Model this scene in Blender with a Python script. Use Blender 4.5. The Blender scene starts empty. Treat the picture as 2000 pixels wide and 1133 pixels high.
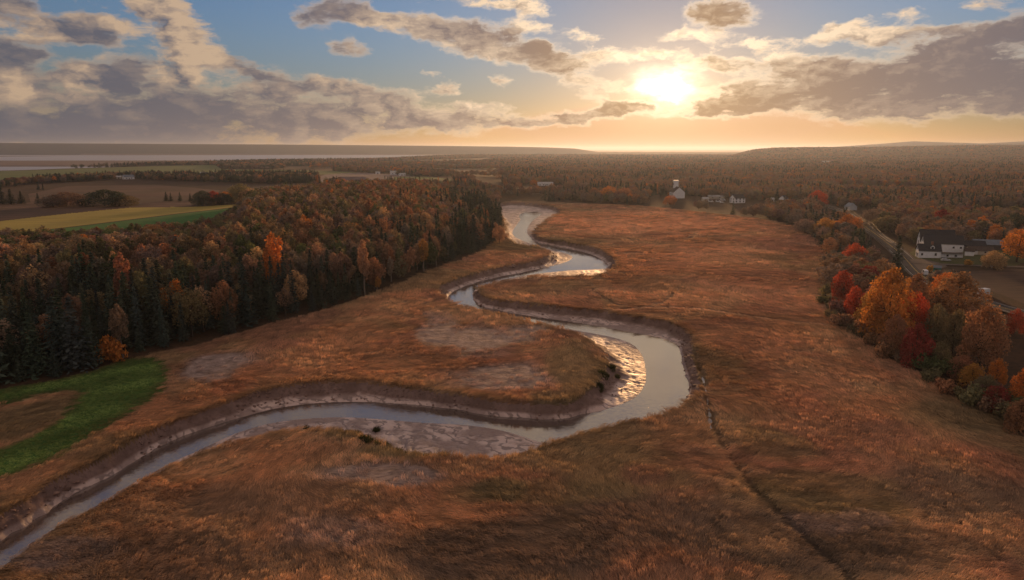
import bpy, bmesh, math, random
import numpy as np
from mathutils import Vector, Matrix

random.seed(11)
rng = np.random.default_rng(11)
scene = bpy.context.scene
COL = scene.collection
R = math.radians

# ------------------------------------------------------------------ camera
FPX, CX, CY, HOR = 1333.0, 1000.0, 566.5, 291.0      # focal length, centre and horizon row of the 2000 px wide picture
CAMZ = 60.0
PITCH = math.atan((CY - HOR) / FPX)
cam_d = bpy.data.cameras.new('drone_camera')
cam = bpy.data.objects.new('drone_camera', cam_d)
COL.objects.link(cam)
cam.location = (0, 0, CAMZ)
cam.rotation_euler = (math.pi / 2 - PITCH, 0, 0)
cam_d.sensor_width = 36.0
cam_d.lens = 36.0 * FPX / 2000.0
cam_d.clip_start = 1.0
cam_d.clip_end = 200000.0
scene.camera = cam
SP, CP = math.sin(PITCH), math.cos(PITCH)


def ray(px, py):
    a, b = (px - CX) / FPX, -(py - CY) / FPX
    v = np.array([a, CP + b * SP, -SP + b * CP])
    return v / np.linalg.norm(v)


def proj(x, y, z):
    z = z - CAMZ
    f = y * CP - z * SP
    u = y * SP + z * CP
    return CX + FPX * x / f, CY - FPX * u / f


# ------------------------------------------------------------------ sun and exposure
sv = ray(1303, 170)
SUN_AZ = math.atan2(sv[0], sv[1])
SUN_EL = math.asin(sv[2])
sun_d = bpy.data.lights.new('sun', 'SUN')
sun_d.energy = 3.8
sun_d.angle = R(6.0)
sun_d.color = (1.0, 0.53, 0.22)
sun = bpy.data.objects.new('sun', sun_d)
COL.objects.link(sun)
sun.rotation_euler = Vector(sv).to_track_quat('Z', 'Y').to_euler()
sun.location = Vector(sv) * 500

scene.view_settings.view_transform = 'Standard'
scene.view_settings.look = 'None'
scene.view_settings.exposure = 0.15
scene.view_settings.gamma = 1.0
scene.view_settings.use_curve_mapping = False
scene.render.engine = 'CYCLES'
cy = scene.cycles
cy.max_bounces = 5
cy.diffuse_bounces = 2
cy.glossy_bounces = 3
cy.transmission_bounces = 3
cy.transparent_max_bounces = 4
cy.volume_bounces = 0
cy.caustics_reflective = False
cy.caustics_refractive = False
cy.use_denoising = True
cy.sample_clamp_indirect = 4.0

# ------------------------------------------------------------------ sky
world = bpy.data.worlds.new('World')
scene.world = world
world.use_nodes = True
WT = world.node_tree
WT.nodes.clear()


class G:
    """Tiny helper that wires shader nodes."""
    def __init__(s, t):
        s.t = t

    def node(s, kind, **kw):
        n = s.t.nodes.new(kind)
        for k, v in kw.items():
            setattr(n, k, v)
        return n

    def put(s, sock, v):
        if isinstance(v, bpy.types.NodeSocket):
            s.t.links.new(v, sock)
        elif v is not None:
            sock.default_value = v

    def m(s, op, a, b=None, c=None, clamp=False):
        n = s.node('ShaderNodeMath', operation=op, use_clamp=clamp)
        for i, v in enumerate((a, b, c)):
            if v is not None:
                s.put(n.inputs[i], v)
        return n.outputs[0]

    def v(s, op, a, b=None, c=None):
        n = s.node('ShaderNodeVectorMath', operation=op)
        for i, x in enumerate((a, b, c)):
            if x is not None:
                if op == 'SCALE' and i == 1:
                    s.put(n.inputs['Scale'], x)
                else:
                    s.put(n.inputs[i], x)
        return n.outputs['Value'] if op in ('DOT_PRODUCT', 'LENGTH', 'DISTANCE') else n.outputs[0]

    def sep(s, x):
        n = s.node('ShaderNodeSeparateXYZ')
        s.put(n.inputs[0], x)
        return n.outputs

    def comb(s, x, y, z):
        n = s.node('ShaderNodeCombineXYZ')
        for i, q in enumerate((x, y, z)):
            s.put(n.inputs[i], q)
        return n.outputs[0]

    def mix(s, f, a, b, blend='MIX'):
        n = s.node('ShaderNodeMix', data_type='RGBA', blend_type=blend)
        s.put(n.inputs[0], f)
        for i, q in ((6, a), (7, b)):
            if isinstance(q, (tuple, list)) and len(q) == 3:
                q = (*q, 1.0)
            s.put(n.inputs[i], q)
        return n.outputs[2]

    def noise(s, vec, scale, detail=4.0, rough=0.5, lac=2.0, dist=0.0, dims='3D'):
        n = s.node('ShaderNodeTexNoise', noise_dimensions=dims)
        if vec is not None:
            s.put(n.inputs['Vector'], vec)
        n.inputs['Scale'].default_value = scale
        n.inputs['Detail'].default_value = detail
        n.inputs['Roughness'].default_value = rough
        n.inputs['Lacunarity'].default_value = lac
        n.inputs['Distortion'].default_value = dist
        return n.outputs[0], n.outputs[1]

    def step(s, x, a, b, lo=0.0, hi=1.0, smooth=True):
        n = s.node('ShaderNodeMapRange', interpolation_type='SMOOTHSTEP' if smooth else 'LINEAR', clamp=True)
        s.put(n.inputs[0], x)
        for i, q in enumerate((a, b, lo, hi)):
            s.put(n.inputs[i + 1], q)
        return n.outputs[0]

    def ramp(s, f, stops, interp='LINEAR'):
        n = s.node('ShaderNodeValToRGB')
        cr = n.color_ramp
        cr.interpolation = interp
        while len(cr.elements) < len(stops):
            cr.elements.new(0.5)
        for e, (p, c) in zip(cr.elements, stops):
            e.position = p
            e.color = (*c, 1.0) if len(c) == 3 else c
        s.put(n.inputs[0], f)
        return n.outputs[0]

    def attr(s, name, kind='GEOMETRY'):
        n = s.node('ShaderNodeAttribute', attribute_type=kind)
        n.attribute_name = name
        return n.outputs


# clouds that stand in the sky of the photograph, then unseen ones above the frame: x, y, radius x, radius y, tilt (deg, clockwise), cover, darkness
CLOUDS = [
    (15, 12, 60, 24, 0, 1, .85), (60, 48, 90, 28, 20, 1, .18), (165, 62, 85, 24, 15, 1, .85), (200, 42, 55, 15, 12, 1, .10),
    (120, 2, 50, 8, 0, .75, .3), (300, 15, 75, 40, 30, 1, .06), (345, 75, 62, 55, 20, 1, .05), (395, 108, 48, 28, 5, 1, .2),
    (265, 115, 62, 16, 32, 1, .22), (350, 152, 62, 20, 15, 1, .18), (445, 128, 60, 22, 10, .95, .5), (485, 160, 35, 12, 10, .9, .35),
    (55, 168, 75, 36, 0, 1, .35), (170, 150, 42, 30, 15, 1, .12), (120, 192, 90, 18, 0, 1, .42), (30, 112, 80, 24, 0, 1, .95),
    (245, 160, 60, 45, 0, 1, .95), (150, 125, 60, 12, 5, .8, .8), (300, 60, 40, 20, 0, .5, .1),
    (150, 255, 420, 50, 0, 1, .98), (360, 220, 170, 48, 0, 1, .85), (600, 230, 170, 45, 0, 1, .66), (560, 165, 62, 18, 10, 1, .75),
    (655, 168, 80, 18, 12, 1, .4), (760, 205, 70, 30, 15, 1, .55), (860, 238, 190, 20, 0, 1, .6), (520, 190, 70, 14, 0, 1, .5),
    (605, 25, 36, 26, 40, .85, .85), (685, 92, 40, 20, 12, .8, .65), (690, 18, 48, 24, 15, 1, .75), (735, 42, 55, 18, 18, 1, .25),
    (790, 45, 45, 14, 15, .95, .3), (865, 62, 75, 26, 12, 1, .55), (945, 75, 75, 32, 15, 1, .7), (900, 100, 45, 14, 20, .95, .2),
    (985, 108, 45, 18, 15, .95, .4), (1050, 102, 75, 22, 12, 1, .8), (1080, 126, 65, 18, 5, 1, .6), (960, 4, 120, 11, 5, .95, .02),
    (1020, 22, 50, 9, 25, .85, .05), (1045, 52, 40, 12, 0, .95, 0), (1140, 78, 32, 10, 0, .85, 0), (1130, 52, 20, 7, 0, .8, 0),
    (860, 172, 32, 14, 5, .95, .3), (985, 160, 17, 10, 0, .95, .4), (805, 185, 26, 8, 8, .85, .25), (930, 207, 70, 9, 0, .85, .1), (830, 138, 26, 6, 0, .7, .1),
    (1170, 108, 85, 15, -4, .85, .35), (1290, 104, 70, 11, 2, .85, .12), (1165, 160, 65, 18, 8, .9, .5), (1165, 183, 20, 10, 0, .9, .55),
    (1390, 124, 85, 13, 2, .9, .45), (1450, 132, 55, 15, 0, .9, .5), (1405, 28, 75, 30, 0, .92, .72), (1370, 64, 70, 15, 0, .7, .25),
    (1230, 205, 80, 9, 2, 1, .75), (1130, 226, 170, 7, -3, 1, .65), (1030, 243, 120, 10, -3, 1, .65), (1300, 218, 60, 4, 0, .8, .2),
    (1460, 206, 170, 20, -4, 1, .78), (1600, 142, 140, 34, -3, 1, .62), (1570, 185, 210, 34, 0, 1, .75), (1760, 172, 210, 58, -3, 1, .86),
    (1900, 150, 160, 65, -5, 1, .97), (1990, 175, 120, 45, 0, 1, 1), (1860, 100, 150, 28, -12, 1, .85), (1960, 58, 110, 26, -15, 1, .9),
    (1740, 66, 80, 18, -8, 1, .15), (1640, 62, 62, 14, -10, 1, .05), (1560, 82, 90, 10, -10, .95, .05), (1720, 34, 55, 8, -12, .9, 0),
    (1835, 10, 70, 6, -12, .9, 0), (1930, 4, 80, 6, -5, .9, .1), (1830, 62, 130, 14, -8, 1, .6), (1520, 112, 40, 22, 0, .9, .2), (1480, 78, 60, 9, 0, .85, .05),
    (1500, 160, 60, 12, 0, .9, .4), (1960, 205, 60, 12, 0, .9, .8), (1680, 215, 40, 7, 0, .8, .6),
    # unseen sky above the frame; cloud over the sun enlarged to brighten the river
    (200, -90, 160, 60, 10, .9, .5), (-200, 40, 200, 60, 5, 1, .5), (-450, 200, 350, 90, 0, 1, .95), (700, -70, 130, 30, 10, .85, .3),
    (1000, -70, 190, 40, 5, .95, .1), (1400, -60, 180, 40, 0, .9, .3), (1250, -190, 460, 100, 0, 1, 0), (1500, -330, 300, 80, -5, .9, .2), (1100, -320, 250, 60, 5, .85, .15), (1850, -90, 170, 35, -10, .9, .5),
    (500, -260, 260, 50, 8, .75, .5), (2150, 60, 200, 80, -10, 1, .9), (2350, 200, 300, 60, 0, 1, .95), (900, -560, 600, 90, 5, .6, .4), (0, -420, 300, 70, 5, .7, .6), (2100, -320, 300, 80, 0, .75, .6),
]
AZ0, AZ1 = -55.0, 55.0
ROWY = [292, 276, 260, 244, 228, 212, 196, 180, 164, 148, 132, 116, 100, 84, 68, 52, 36, 20, 4, -14, -40, -75, -130, -210, -320, -480]
ROWEL = [math.atan((HOR - y) / FPX / (1.0 + 0.04 * (HOR - y) / 300)) for y in ROWY]


def cloud_map(az, el):
    d = (np.sin(az) * np.cos(el), np.cos(az) * np.cos(el), np.sin(el) * np.ones_like(az))
    px, py = proj(d[0] * 1e4, d[1] * 1e4, CAMZ + d[2] * 1e4)
    cov = np.zeros_like(az)
    wsum = np.full_like(az, 1e-4)
    dk = np.zeros_like(az)
    for (x, y, rx, ry, t, c, k) in CLOUDS:
        a = R(t)
        dx, dy = px - x, py - y
        u = (dx * math.cos(a) + dy * math.sin(a)) / (rx * 1.27)
        w = (-dx * math.sin(a) + dy * math.cos(a)) / (ry * 1.34)
        q = u * u + w * w
        f = np.exp(-1.1 * q * np.sqrt(q + .05))
        cov = np.maximum(cov, c * f)
        ww = (f ** 2.2) * c
        wsum += ww
        dk += ww * k
    dk = dk / wsum
    # unseen bright broken cloud added all round to lift light on the land
    a = np.clip((np.abs(np.degrees(az)) - 44) / 9, 0, 1)
    b = np.clip((np.degrees(el) - 17) / 8, 0, 1) * np.ones_like(az)
    k = np.maximum(a, b)
    cov = cov * (1 - k) + np.maximum(cov, .66) * k
    dk = dk * (1 - k) + .12 * k
    return cov, dk


def build_sky():
    g = G(WT)
    tc = g.node('ShaderNodeTexCoord')
    d = tc.outputs['Generated']
    x, y, z = g.sep(d)
    sky = g.node('ShaderNodeTexSky', sky_type='NISHITA')
    sky.sun_disc = False
    sky.sun_elevation = SUN_EL
    sky.sun_rotation = SUN_AZ
    sky.altitude = 60
    sky.air_density = 1.0
    sky.dust_density = 0.25
    sky.ozone_density = 1.6
    el = g.m('ARCSINE', z)
    az = g.m('ARCTAN2', x, y)
    vec = g.comb(az, g.m('MULTIPLY', el, 1.9), 0.0)
    warp = g.noise(vec, 20.0, 6.0, 0.65)[1]
    wv = g.v('MULTIPLY', g.v('SUBTRACT', warp, (.5, .5, .5)), (.050, .024, 0.0))
    wx, wy, _ = g.sep(wv)
    azw = g.m('ADD', az, wx)
    elw = g.m('ADD', el, wy)
    u = g.step(azw, R(AZ0), R(AZ1), smooth=False)
    # elevation -> row number
    fc = g.node('ShaderNodeFloatCurve')
    g.put(fc.inputs['Value'], g.step(elw, 0.0, ROWEL[-1], smooth=False))
    cv = fc.mapping.curves[0]
    NR = len(ROWY)
    pts = [(max(0.0, e) / ROWEL[-1], i / (NR - 1)) for i, e in enumerate(ROWEL)]
    pts[0] = (0.0, 0.0)
    while len(cv.points) < len(pts):
        cv.points.new(0.5, 0.5)
    for p, (a, b) in zip(cv.points, pts):
        p.location = (a, b)
        p.handle_type = 'VECTOR'
    fc.mapping.update()
    t = g.m('MULTIPLY', fc.outputs[0], NR - 1.0)
    NP = 56
    us = np.linspace(0, 1, NP)
    azs = np.radians(AZ0 + (AZ1 - AZ0) * us)
    acc = None
    uvec = g.comb(u, u, u)
    for i, e in enumerate(ROWEL):
        cov, dk = cloud_map(azs, max(0.0, e))
        cn = g.node('ShaderNodeRGBCurve')
        g.put(cn.inputs['Color'], uvec)
        for ch, arr in ((0, cov), (1, dk)):
            c = cn.mapping.curves[ch]
            while len(c.points) < NP:
                c.points.new(0.5, 0.5)
            for p, a, b in zip(c.points, us, arr):
                p.location = (float(a), float(b))
                p.handle_type = 'AUTO_CLAMPED'
        cn.mapping.update()
        w = g.m('SUBTRACT', 1.0, g.m('ABSOLUTE', g.m('SUBTRACT', t, float(i))), clamp=True)
        acc = g.v('SCALE', cn.outputs[0], w) if acc is None else g.v('MULTIPLY_ADD', cn.outputs[0], g.comb(w, w, w), acc)
    cov, dark, _ = g.sep(acc)
    # the wisps of the clouds
    wv2 = g.v('ADD', vec, g.comb(wx, wy, 0.0))
    n1 = g.noise(wv2, 20.0, 10.0, 0.62, 2.1)[0]
    off = g.comb(g.m('MULTIPLY', g.m('SUBTRACT', SUN_AZ, az), 0.03), 0.012, 0.0)
    nf = g.noise(g.v('MULTIPLY', wv2, (1.0, 1.5, 1.0)), 70.0, 6.0, 0.6)[0]
    veil = g.step(n1, 0.34, 0.66, 0.35, 1.35)
    n2 = g.noise(g.v('ADD', wv2, off), 20.0, 8.0, 0.60, 2.1)[0]
    n0 = g.noise(vec, 8.0, 3.0, 0.5)[0]
    dens = g.m('ADD', g.m('MULTIPLY', cov, 1.08), g.m('ADD', g.m('MULTIPLY', g.m('SUBTRACT', n1, 0.5), g.m('SUBTRACT', 2.3, g.m('MULTIPLY', dark, 1.1))), g.m('ADD', g.m('MULTIPLY', g.m('SUBTRACT', n0, 0.5), 0.35), g.m('MULTIPLY', g.m('SUBTRACT', nf, 0.5), 0.35))))
    alpha = g.step(dens, 0.38, 0.92)
    thick = g.step(dens, 0.50, 0.92)
    relief = g.m('MULTIPLY', g.m('SUBTRACT', n1, n2), 4.2)
    # angle to the sun
    dots = g.v('DOT_PRODUCT', d, tuple(sv))
    gl = g.m('MAXIMUM', dots, 0.0)
    s1 = g.m('POWER', gl, 7.0)
    s2 = g.m('POWER', gl, 45.0)
    da = g.m('MULTIPLY', g.m('SUBTRACT', azw, SUN_AZ), 0.62)
    de = g.m('SUBTRACT', elw, SUN_EL)
    q2 = g.m('ADD', g.m('MULTIPLY', da, da), g.m('MULTIPLY', de, de))
    s3 = g.m('POWER', 2.718, g.m('MULTIPLY', q2, -1.0 / 0.058 ** 2))
    s4 = g.m('POWER', 2.718, g.m('MULTIPLY', q2, -1.0 / 0.019 ** 2))
    up = g.step(el, 0.0, 0.20)
    tint = g.mix(g.m('MULTIPLY', up, g.m('SUBTRACT', 1.0, g.m('MULTIPLY', s2, 0.8))), (0.82, 0.76, 1.05), (1.00, 1.27, 1.98))
    base = g.mix(1.0, g.v('SCALE', sky.outputs[0], SKYK), tint, 'MULTIPLY')
    base = g.v('MINIMUM', base, g.mix(g.step(el, 0.02, 0.13), (0.66, 0.36, 0.165), (0.95, 0.75, 0.62)))
    glow = g.v('ADD', g.v('SCALE', (0.10, 0.06, 0.03), s2), g.v('SCALE', (0.32, 0.24, 0.14), s3))
    base = g.v('ADD', base, glow)
    s5 = g.m('POWER', gl, 20.0)
    lit = g.mix(s5, g.mix(s1, (0.48, 0.335, 0.222), (0.63, 0.44, 0.28)), (1.16, 0.88, 0.60))
    drk = g.mix(s2, g.mix(s1, (0.088, 0.092, 0.120), (0.215, 0.155, 0.140)), (0.43, 0.26, 0.13))
    rel = g.m('MULTIPLY', relief, g.m('SUBTRACT', 1.0, g.m('MULTIPLY', dark, 0.85)))
    dk = g.m('SUBTRACT', g.m('ADD', g.m('MULTIPLY', thick, 0.20), g.m('MULTIPLY', g.step(dark, 0.08, 0.85), g.m('ADD', g.m('MULTIPLY', thick, 0.65), 0.15))), rel, clamp=True)
    edge = g.m('MULTIPLY', g.m('SUBTRACT', 1.0, g.step(dens, 0.55, 0.85)), g.m('MULTIPLY', g.m('ADD', s1, 0.15), 0.8))
    dk = g.m('MULTIPLY', dk, g.m('SUBTRACT', 1.0, edge))
    ccol = g.mix(dk, lit, drk)
    ccol = g.v('ADD', ccol, g.v('SCALE', (0.50, 0.36, 0.19), g.m('MULTIPLY', s3, g.m('SUBTRACT', 1.0, g.m('MULTIPLY', dk, 0.85)))))
    low = g.m('MULTIPLY', alpha, 0.94)
    col = g.mix(low, base, ccol)
    col = g.v('ADD', col, g.v('SCALE', (2.4, 2.0, 1.4), g.m('MULTIPLY', g.m('MULTIPLY', s4, veil), g.m('SUBTRACT', 1.0, g.m('MULTIPLY', g.m('MULTIPLY', dk, alpha), 0.9)))))
    bg = g.node('ShaderNodeBackground')
    g.put(bg.inputs[0], g.v('SCALE', col, 1.0 / 0.1))
    bg.inputs[1].default_value = 0.1
    out = g.node('ShaderNodeOutputWorld')
    WT.links.new(bg.outputs[0], out.inputs[0])


SKYK = 0.05
GRASS_K = 1.40
build_sky()
world.cycles.sampling_method = 'MANUAL'
world.cycles.sample_map_resolution = 512


# ------------------------------------------------------------------ helpers
def sstep(a, b, x):
    t = np.clip((x - a) / (b - a), 0, 1)
    return t * t * (3 - 2 * t)


_PERM = np.random.default_rng(5).random((256, 256))


def vnoise(x, y, seed=0):
    x = np.asarray(x, float) + seed * 37.17
    y = np.asarray(y, float) + seed * 91.31
    xi, yi = np.floor(x).astype(int), np.floor(y).astype(int)
    fx, fy = x - xi, y - yi
    fx = fx * fx * fx * (fx * (6 * fx - 15) + 10)
    fy = fy * fy * fy * (fy * (6 * fy - 15) + 10)
    a = _PERM[xi & 255, yi & 255]
    b = _PERM[(xi + 1) & 255, yi & 255]
    c = _PERM[xi & 255, (yi + 1) & 255]
    d = _PERM[(xi + 1) & 255, (yi + 1) & 255]
    return (a * (1 - fx) + b * fx) * (1 - fy) + (c * (1 - fx) + d * fx) * fy


def fbm(x, y, scale, octs=4, seed=0, gain=0.5):
    s, amp, tot = 0.0, 1.0, 0.0
    for o in range(octs):
        s = s + amp * vnoise(x / scale * 2 ** o, y / scale * 2 ** o, seed + o * 3)
        tot += amp
        amp *= gain
    return s / tot


def inside(P, X, Y):
    r = np.zeros(X.shape, bool)
    n = len(P)
    for i in range(n):
        x1, y1 = P[i]
        x2, y2 = P[(i + 1) % n]
        if y1 == y2:
            continue
        c = (y1 > Y) != (y2 > Y)
        r ^= c & (X < (x2 - x1) * (Y - y1) / (y2 - y1) + x1)
    return r


def dist_line(P, X, Y, closed=False):
    d = np.full(X.shape, 1e18)
    n = len(P)
    for i in range(n if closed else n - 1):
        ax, ay = P[i]
        bx, by = P[(i + 1) % n]
        vx, vy = bx - ax, by - ay
        L = vx * vx + vy * vy + 1e-9
        t = np.clip(((X - ax) * vx + (Y - ay) * vy) / L, 0, 1)
        d = np.minimum(d, (X - ax - t * vx) ** 2 + (Y - ay - t * vy) ** 2)
    return np.sqrt(d)


def sdist(P, X, Y):
    d = dist_line(P, X, Y, True)
    return np.where(inside(P, X, Y), -d, d)


def in_box(P, X, Y, pad=0.0):
    P = np.asarray(P)
    return (X > P[:, 0].min() - pad) & (X < P[:, 0].max() + pad) & (Y > P[:, 1].min() - pad) & (Y < P[:, 1].max() + pad)


def chaikin(P, n=2, closed=True):
    P = np.asarray(P, float)
    for _ in range(n):
        Q = np.roll(P, -1, 0) if closed else P[1:]
        A = P if closed else P[:-1]
        N = np.empty((2 * len(A), 2))
        N[0::2] = 0.75 * A + 0.25 * Q
        N[1::2] = 0.25 * A + 0.75 * Q
        if not closed:
            N = np.vstack([P[:1], N, P[-1:]])
        P = N
    return P


def flat(px, py, z=0.0):
    d = ray(px, py)
    t = (z - CAMZ) / d[2]
    return np.array([d[0] * t, d[1] * t])


def poly(pts, z=0.0, smooth=1):
    P = np.array([flat(*p, z) for p in pts])
    return chaikin(P, smooth) if smooth else P


# ------------------------------------------------------------------ the lie of the land
ZW = -3.2                                        # level of the river and of the bay at low tide
BANK_L = [(-120, 1062), (0, 1001), (110, 935), (217, 884), (290, 843), (348, 814), (435, 788), (490, 767), (544, 753), (620, 746), (700, 744), (760, 751),
          (850, 762), (940, 776), (1010, 783), (1062, 788), (1108, 785), (1144, 769), (1169, 745), (1186, 722), (1181, 692), (1160, 668),
          (1132, 652), (1085, 640), (1040, 629), (985, 616), (935, 606), (895, 596), (872, 583), (852, 571), (851, 562), (872, 551),
          (915, 536), (975, 521), (1035, 512), (1066, 502), (1078, 492), (1062, 484), (1030, 480), (1003, 474), (988, 462), (984, 448), (986, 432), (976, 420), (966, 409), (968, 398)]
BANK_R = [(1010, 395), (1060, 400), (1093, 407), (1098, 413), (1078, 424), (1056, 440), (1047, 455), (1052, 464), (1085, 469), (1130, 476), (1172, 485),
          (1202, 503), (1207, 518), (1190, 530), (1160, 538), (1125, 539), (1060, 541), (1000, 547), (955, 556), (933, 566), (940, 578),
          (975, 587), (1025, 591), (1080, 598), (1150, 604), (1210, 612), (1270, 619), (1320, 632), (1350, 650), (1358, 672), (1352, 692), (1362, 722),
          (1372, 752), (1366, 776), (1345, 792), (1310, 806), (1250, 819), (1180, 833), (1105, 857), (1045, 880), (990, 893), (925, 898), (870, 895),
          (820, 892), (775, 885), (740, 868), (700, 852), (655, 841), (600, 836), (545, 845), (500, 857), (437, 870), (374, 893), (278, 938), (217, 973), (87, 1050), (0, 1117), (-120, 1195)]
WATER = [(-120, 1118), (0, 1045), (70, 1004), (150, 952), (240, 905), (330, 861), (400, 836), (500, 806), (560, 794), (620, 787), (700, 784), (800, 789), (900, 797), (1000, 805),
         (1080, 810), (1132, 809), (1168, 804), (1205, 794), (1242, 778), (1262, 752), (1263, 722), (1256, 694), (1240, 674), (1212, 662), (1166, 652), (1110, 643),
         (1070, 640), (985, 630), (930, 618), (895, 606), (878, 596), (872, 586), (880, 572), (905, 559), (945, 547), (995, 537), (1050, 526), (1100, 515), (1120, 505), (1115, 497), (1085, 489),
         (1050, 480), (1020, 470), (1003, 462), (1000, 452), (1010, 438), (1018, 428), (1012, 420), (1030, 413), (1062, 416),
         (1048, 424), (1035, 436), (1028, 450), (1032, 462), (1052, 472), (1090, 482), (1130, 489), (1160, 498), (1185, 512), (1192, 524),
         (1160, 527), (1120, 527), (1060, 533), (1005, 541), (955, 552), (930, 562), (922, 575), (930, 588), (960, 601), (1000, 612), (1060, 621), (1110, 628), (1160, 636), (1225, 648), (1285, 658), (1325, 671),
         (1333, 700), (1340, 730), (1350, 760), (1340, 785), (1310, 812), (1250, 826), (1180, 842), (1110, 862), (1065, 868), (1010, 848), (960, 836),
         (900, 829), (830, 826), (780, 822), (735, 818), (690, 815), (640, 815), (590, 818), (540, 824), (500, 833), (450, 850), (400, 874), (330, 905), (250, 950), (180, 996), (87, 1056), (0, 1122), (-120, 1200)]
CH = poly(BANK_L + BANK_R, 0.0, 2)
WA = poly(WATER, ZW, 2)
MARSH = [(-900, 1000), (-420, 850), (-150, 792), (0, 762), (120, 745), (230, 712), (290, 692), (380, 676), (460, 653), (560, 626), (640, 606), (740, 571), (800, 546), (850, 526),
         (900, 509), (940, 493), (968, 478), (978, 455), (972, 425), (962, 405), (985, 392), (1040, 393), (1120, 396), (1220, 400), (1330, 410), (1420, 420),
         (1500, 430), (1555, 445), (1590, 468), (1612, 500), (1606, 530), (1598, 560), (1604, 594), (1630, 630), (1672, 654), (1728, 698), (1795, 724), (1848, 768), (1900, 792), (2000, 834), (2200, 925), (2500, 1080)]
MARSH_W = np.vstack([poly(MARSH, 0.0, 1)[6:-6], [(170, 40), (170, -220), (-220, -220), (-220, 60)]])
COAST = [(-1200, 362), (-600, 345), (0, 331), (220, 324), (330, 321), (420, 318.5), (500, 316), (600, 315), (700, 313.5), (790, 309), (860, 305.5), (920, 303), (1010, 300.5), (1090, 299.5), (1180, 298.5),
         (1250, 298.5), (1330, 298.0), (1400, 297), (1470, 295.5)]
SEA_W = np.vstack([np.array([flat(*p) for p in COAST]), [(5500, 16000), (9000, 70000), (-70000, 70000), (-70000, 3000)]])
GULLIES = [  # depth, width, pixels
    (1.5, 0.95, [(1352, 672), (1362, 700), (1374, 735), (1385, 780), (1387, 822), (1402, 856), (1425, 890), (1452, 930), (1480, 965), (1530, 1010), (1600, 1076), (1660, 1133), (1760, 1240)]),
    (0.8, 0.9, [(1128, 540), (1148, 556), (1163, 572), (1195, 590), (1215, 600)]),
    (0.55, 0.8, [(1210, 605), (1290, 598), (1400, 606), (1480, 618), (1560, 628), (1620, 634)]),
    (0.9, 1.3, [(1060, 466), (1130, 465), (1240, 468), (1330, 471), (1360, 460), (1350, 452)]),
    (0.8, 1.3, [(1205, 492), (1290, 494), (1360, 494), (1430, 495)]),
    (0.6, .9, [(1330, 560), (1300, 590), (1270, 600)]),
    (0.35, 0.6, [(432, 700), (470, 686), (520, 668), (556, 655)]),
]
GULLY_W = [(dp, wd, chaikin(np.array([flat(*p) for p in pts]), 2, False)) for dp, wd, pts in GULLIES]
HL_X = [-3000, -700, 0, 250, 560, 800, 900, 1000, 1070, 1120, 1165, 5000]
HL_Y = [283, 282.5, 280, 281.5, 283, 285, 286, 287, 288.5, 290.5, 297, 306]
HR_X = [-3000, 1400, 1462, 1500, 1550, 1700, 1850, 2000, 2700, 6000]
HR_Y = [330, 312, 296, 292.6, 291.8, 291.0, 288.0, 287.0, 286, 286]
HF_X = [-3000, 1480, 1560, 1640, 1700, 1765, 1830, 1900, 2000, 2300, 6000]
HF_Y = [300, 300, 291, 286, 282, 277, 279, 281, 276, 278, 284]


def base_height(X, Y):
    X, Y = np.asarray(X, float), np.asarray(Y, float)
    r = np.hypot(X, Y)
    s = sdist(MARSH_W, X, Y)
    t = X / np.maximum(Y, 1.0)
    Hm = 9.5 - 6.5 * sstep(-0.02, 0.22, t)
    out = sstep(0, 120, s)
    h = Hm * out * (1 - 0.75 * sstep(800, 2400, r))
    h = h + (fbm(X, Y, 160, 3, 1) - 0.5) * 3.0 * sstep(30, 250, s) * (1 - sstep(2000, 5000, r))
    sc = sdist(SEA_W, X, Y)
    shore = sstep(-60, 260, sc)
    bands = fbm(X / 7.0 + Y * 0.02, Y, 210.0, 4, 21) - 0.5 + (fbm(X / 12.0, Y, 80.0, 3, 23) - 0.5) * 0.7
    mud = ZW - 0.85 + bands * 1.9 - 0.25 * sstep(-700, -100, sc) + .35 * sstep(1200, 4000, -sc) - 1.2 * sstep(300, 900, X) * sstep(-200, -1500, sc)
    h = np.where(sc < 260, mud * (1 - shore) + (h + 0.4) * shore, h)
    px = CX + FPX * X / np.maximum(Y, 1.0)
    ok = (Y > 2500)
    zl = CAMZ + (HOR + 0.5 - np.interp(px, HL_X, HL_Y)) * 8400 / FPX
    h = np.where(ok, np.maximum(h, (zl + 8) * np.exp(-((Y - 8400) / 750.0) ** 2 * 1.6) - 8 * ok), h)
    zr = CAMZ + (HOR + 0.5 - np.interp(px, HR_X, HR_Y)) * Y / FPX
    h = np.where(ok, np.maximum(h, zr * np.exp(-((Y - 5400) / 1500.0) ** 2 * 1.4)), h)
    zf = CAMZ + (HOR + 0.5 - np.interp(px, HF_X, HF_Y)) * Y / FPX
    h = np.where(ok, np.maximum(h, (zf + 8) * np.exp(-((Y - 9600) / 1000.0) ** 2 * 1.6) - 8), h)
    return h


def edge_wob(x, y):
    return (fbm(x, y, 2.2, 2, 31) - 0.5) * 1.1 + (fbm(x, y, 9.0, 2, 32) - 0.5) * 2.0


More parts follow.
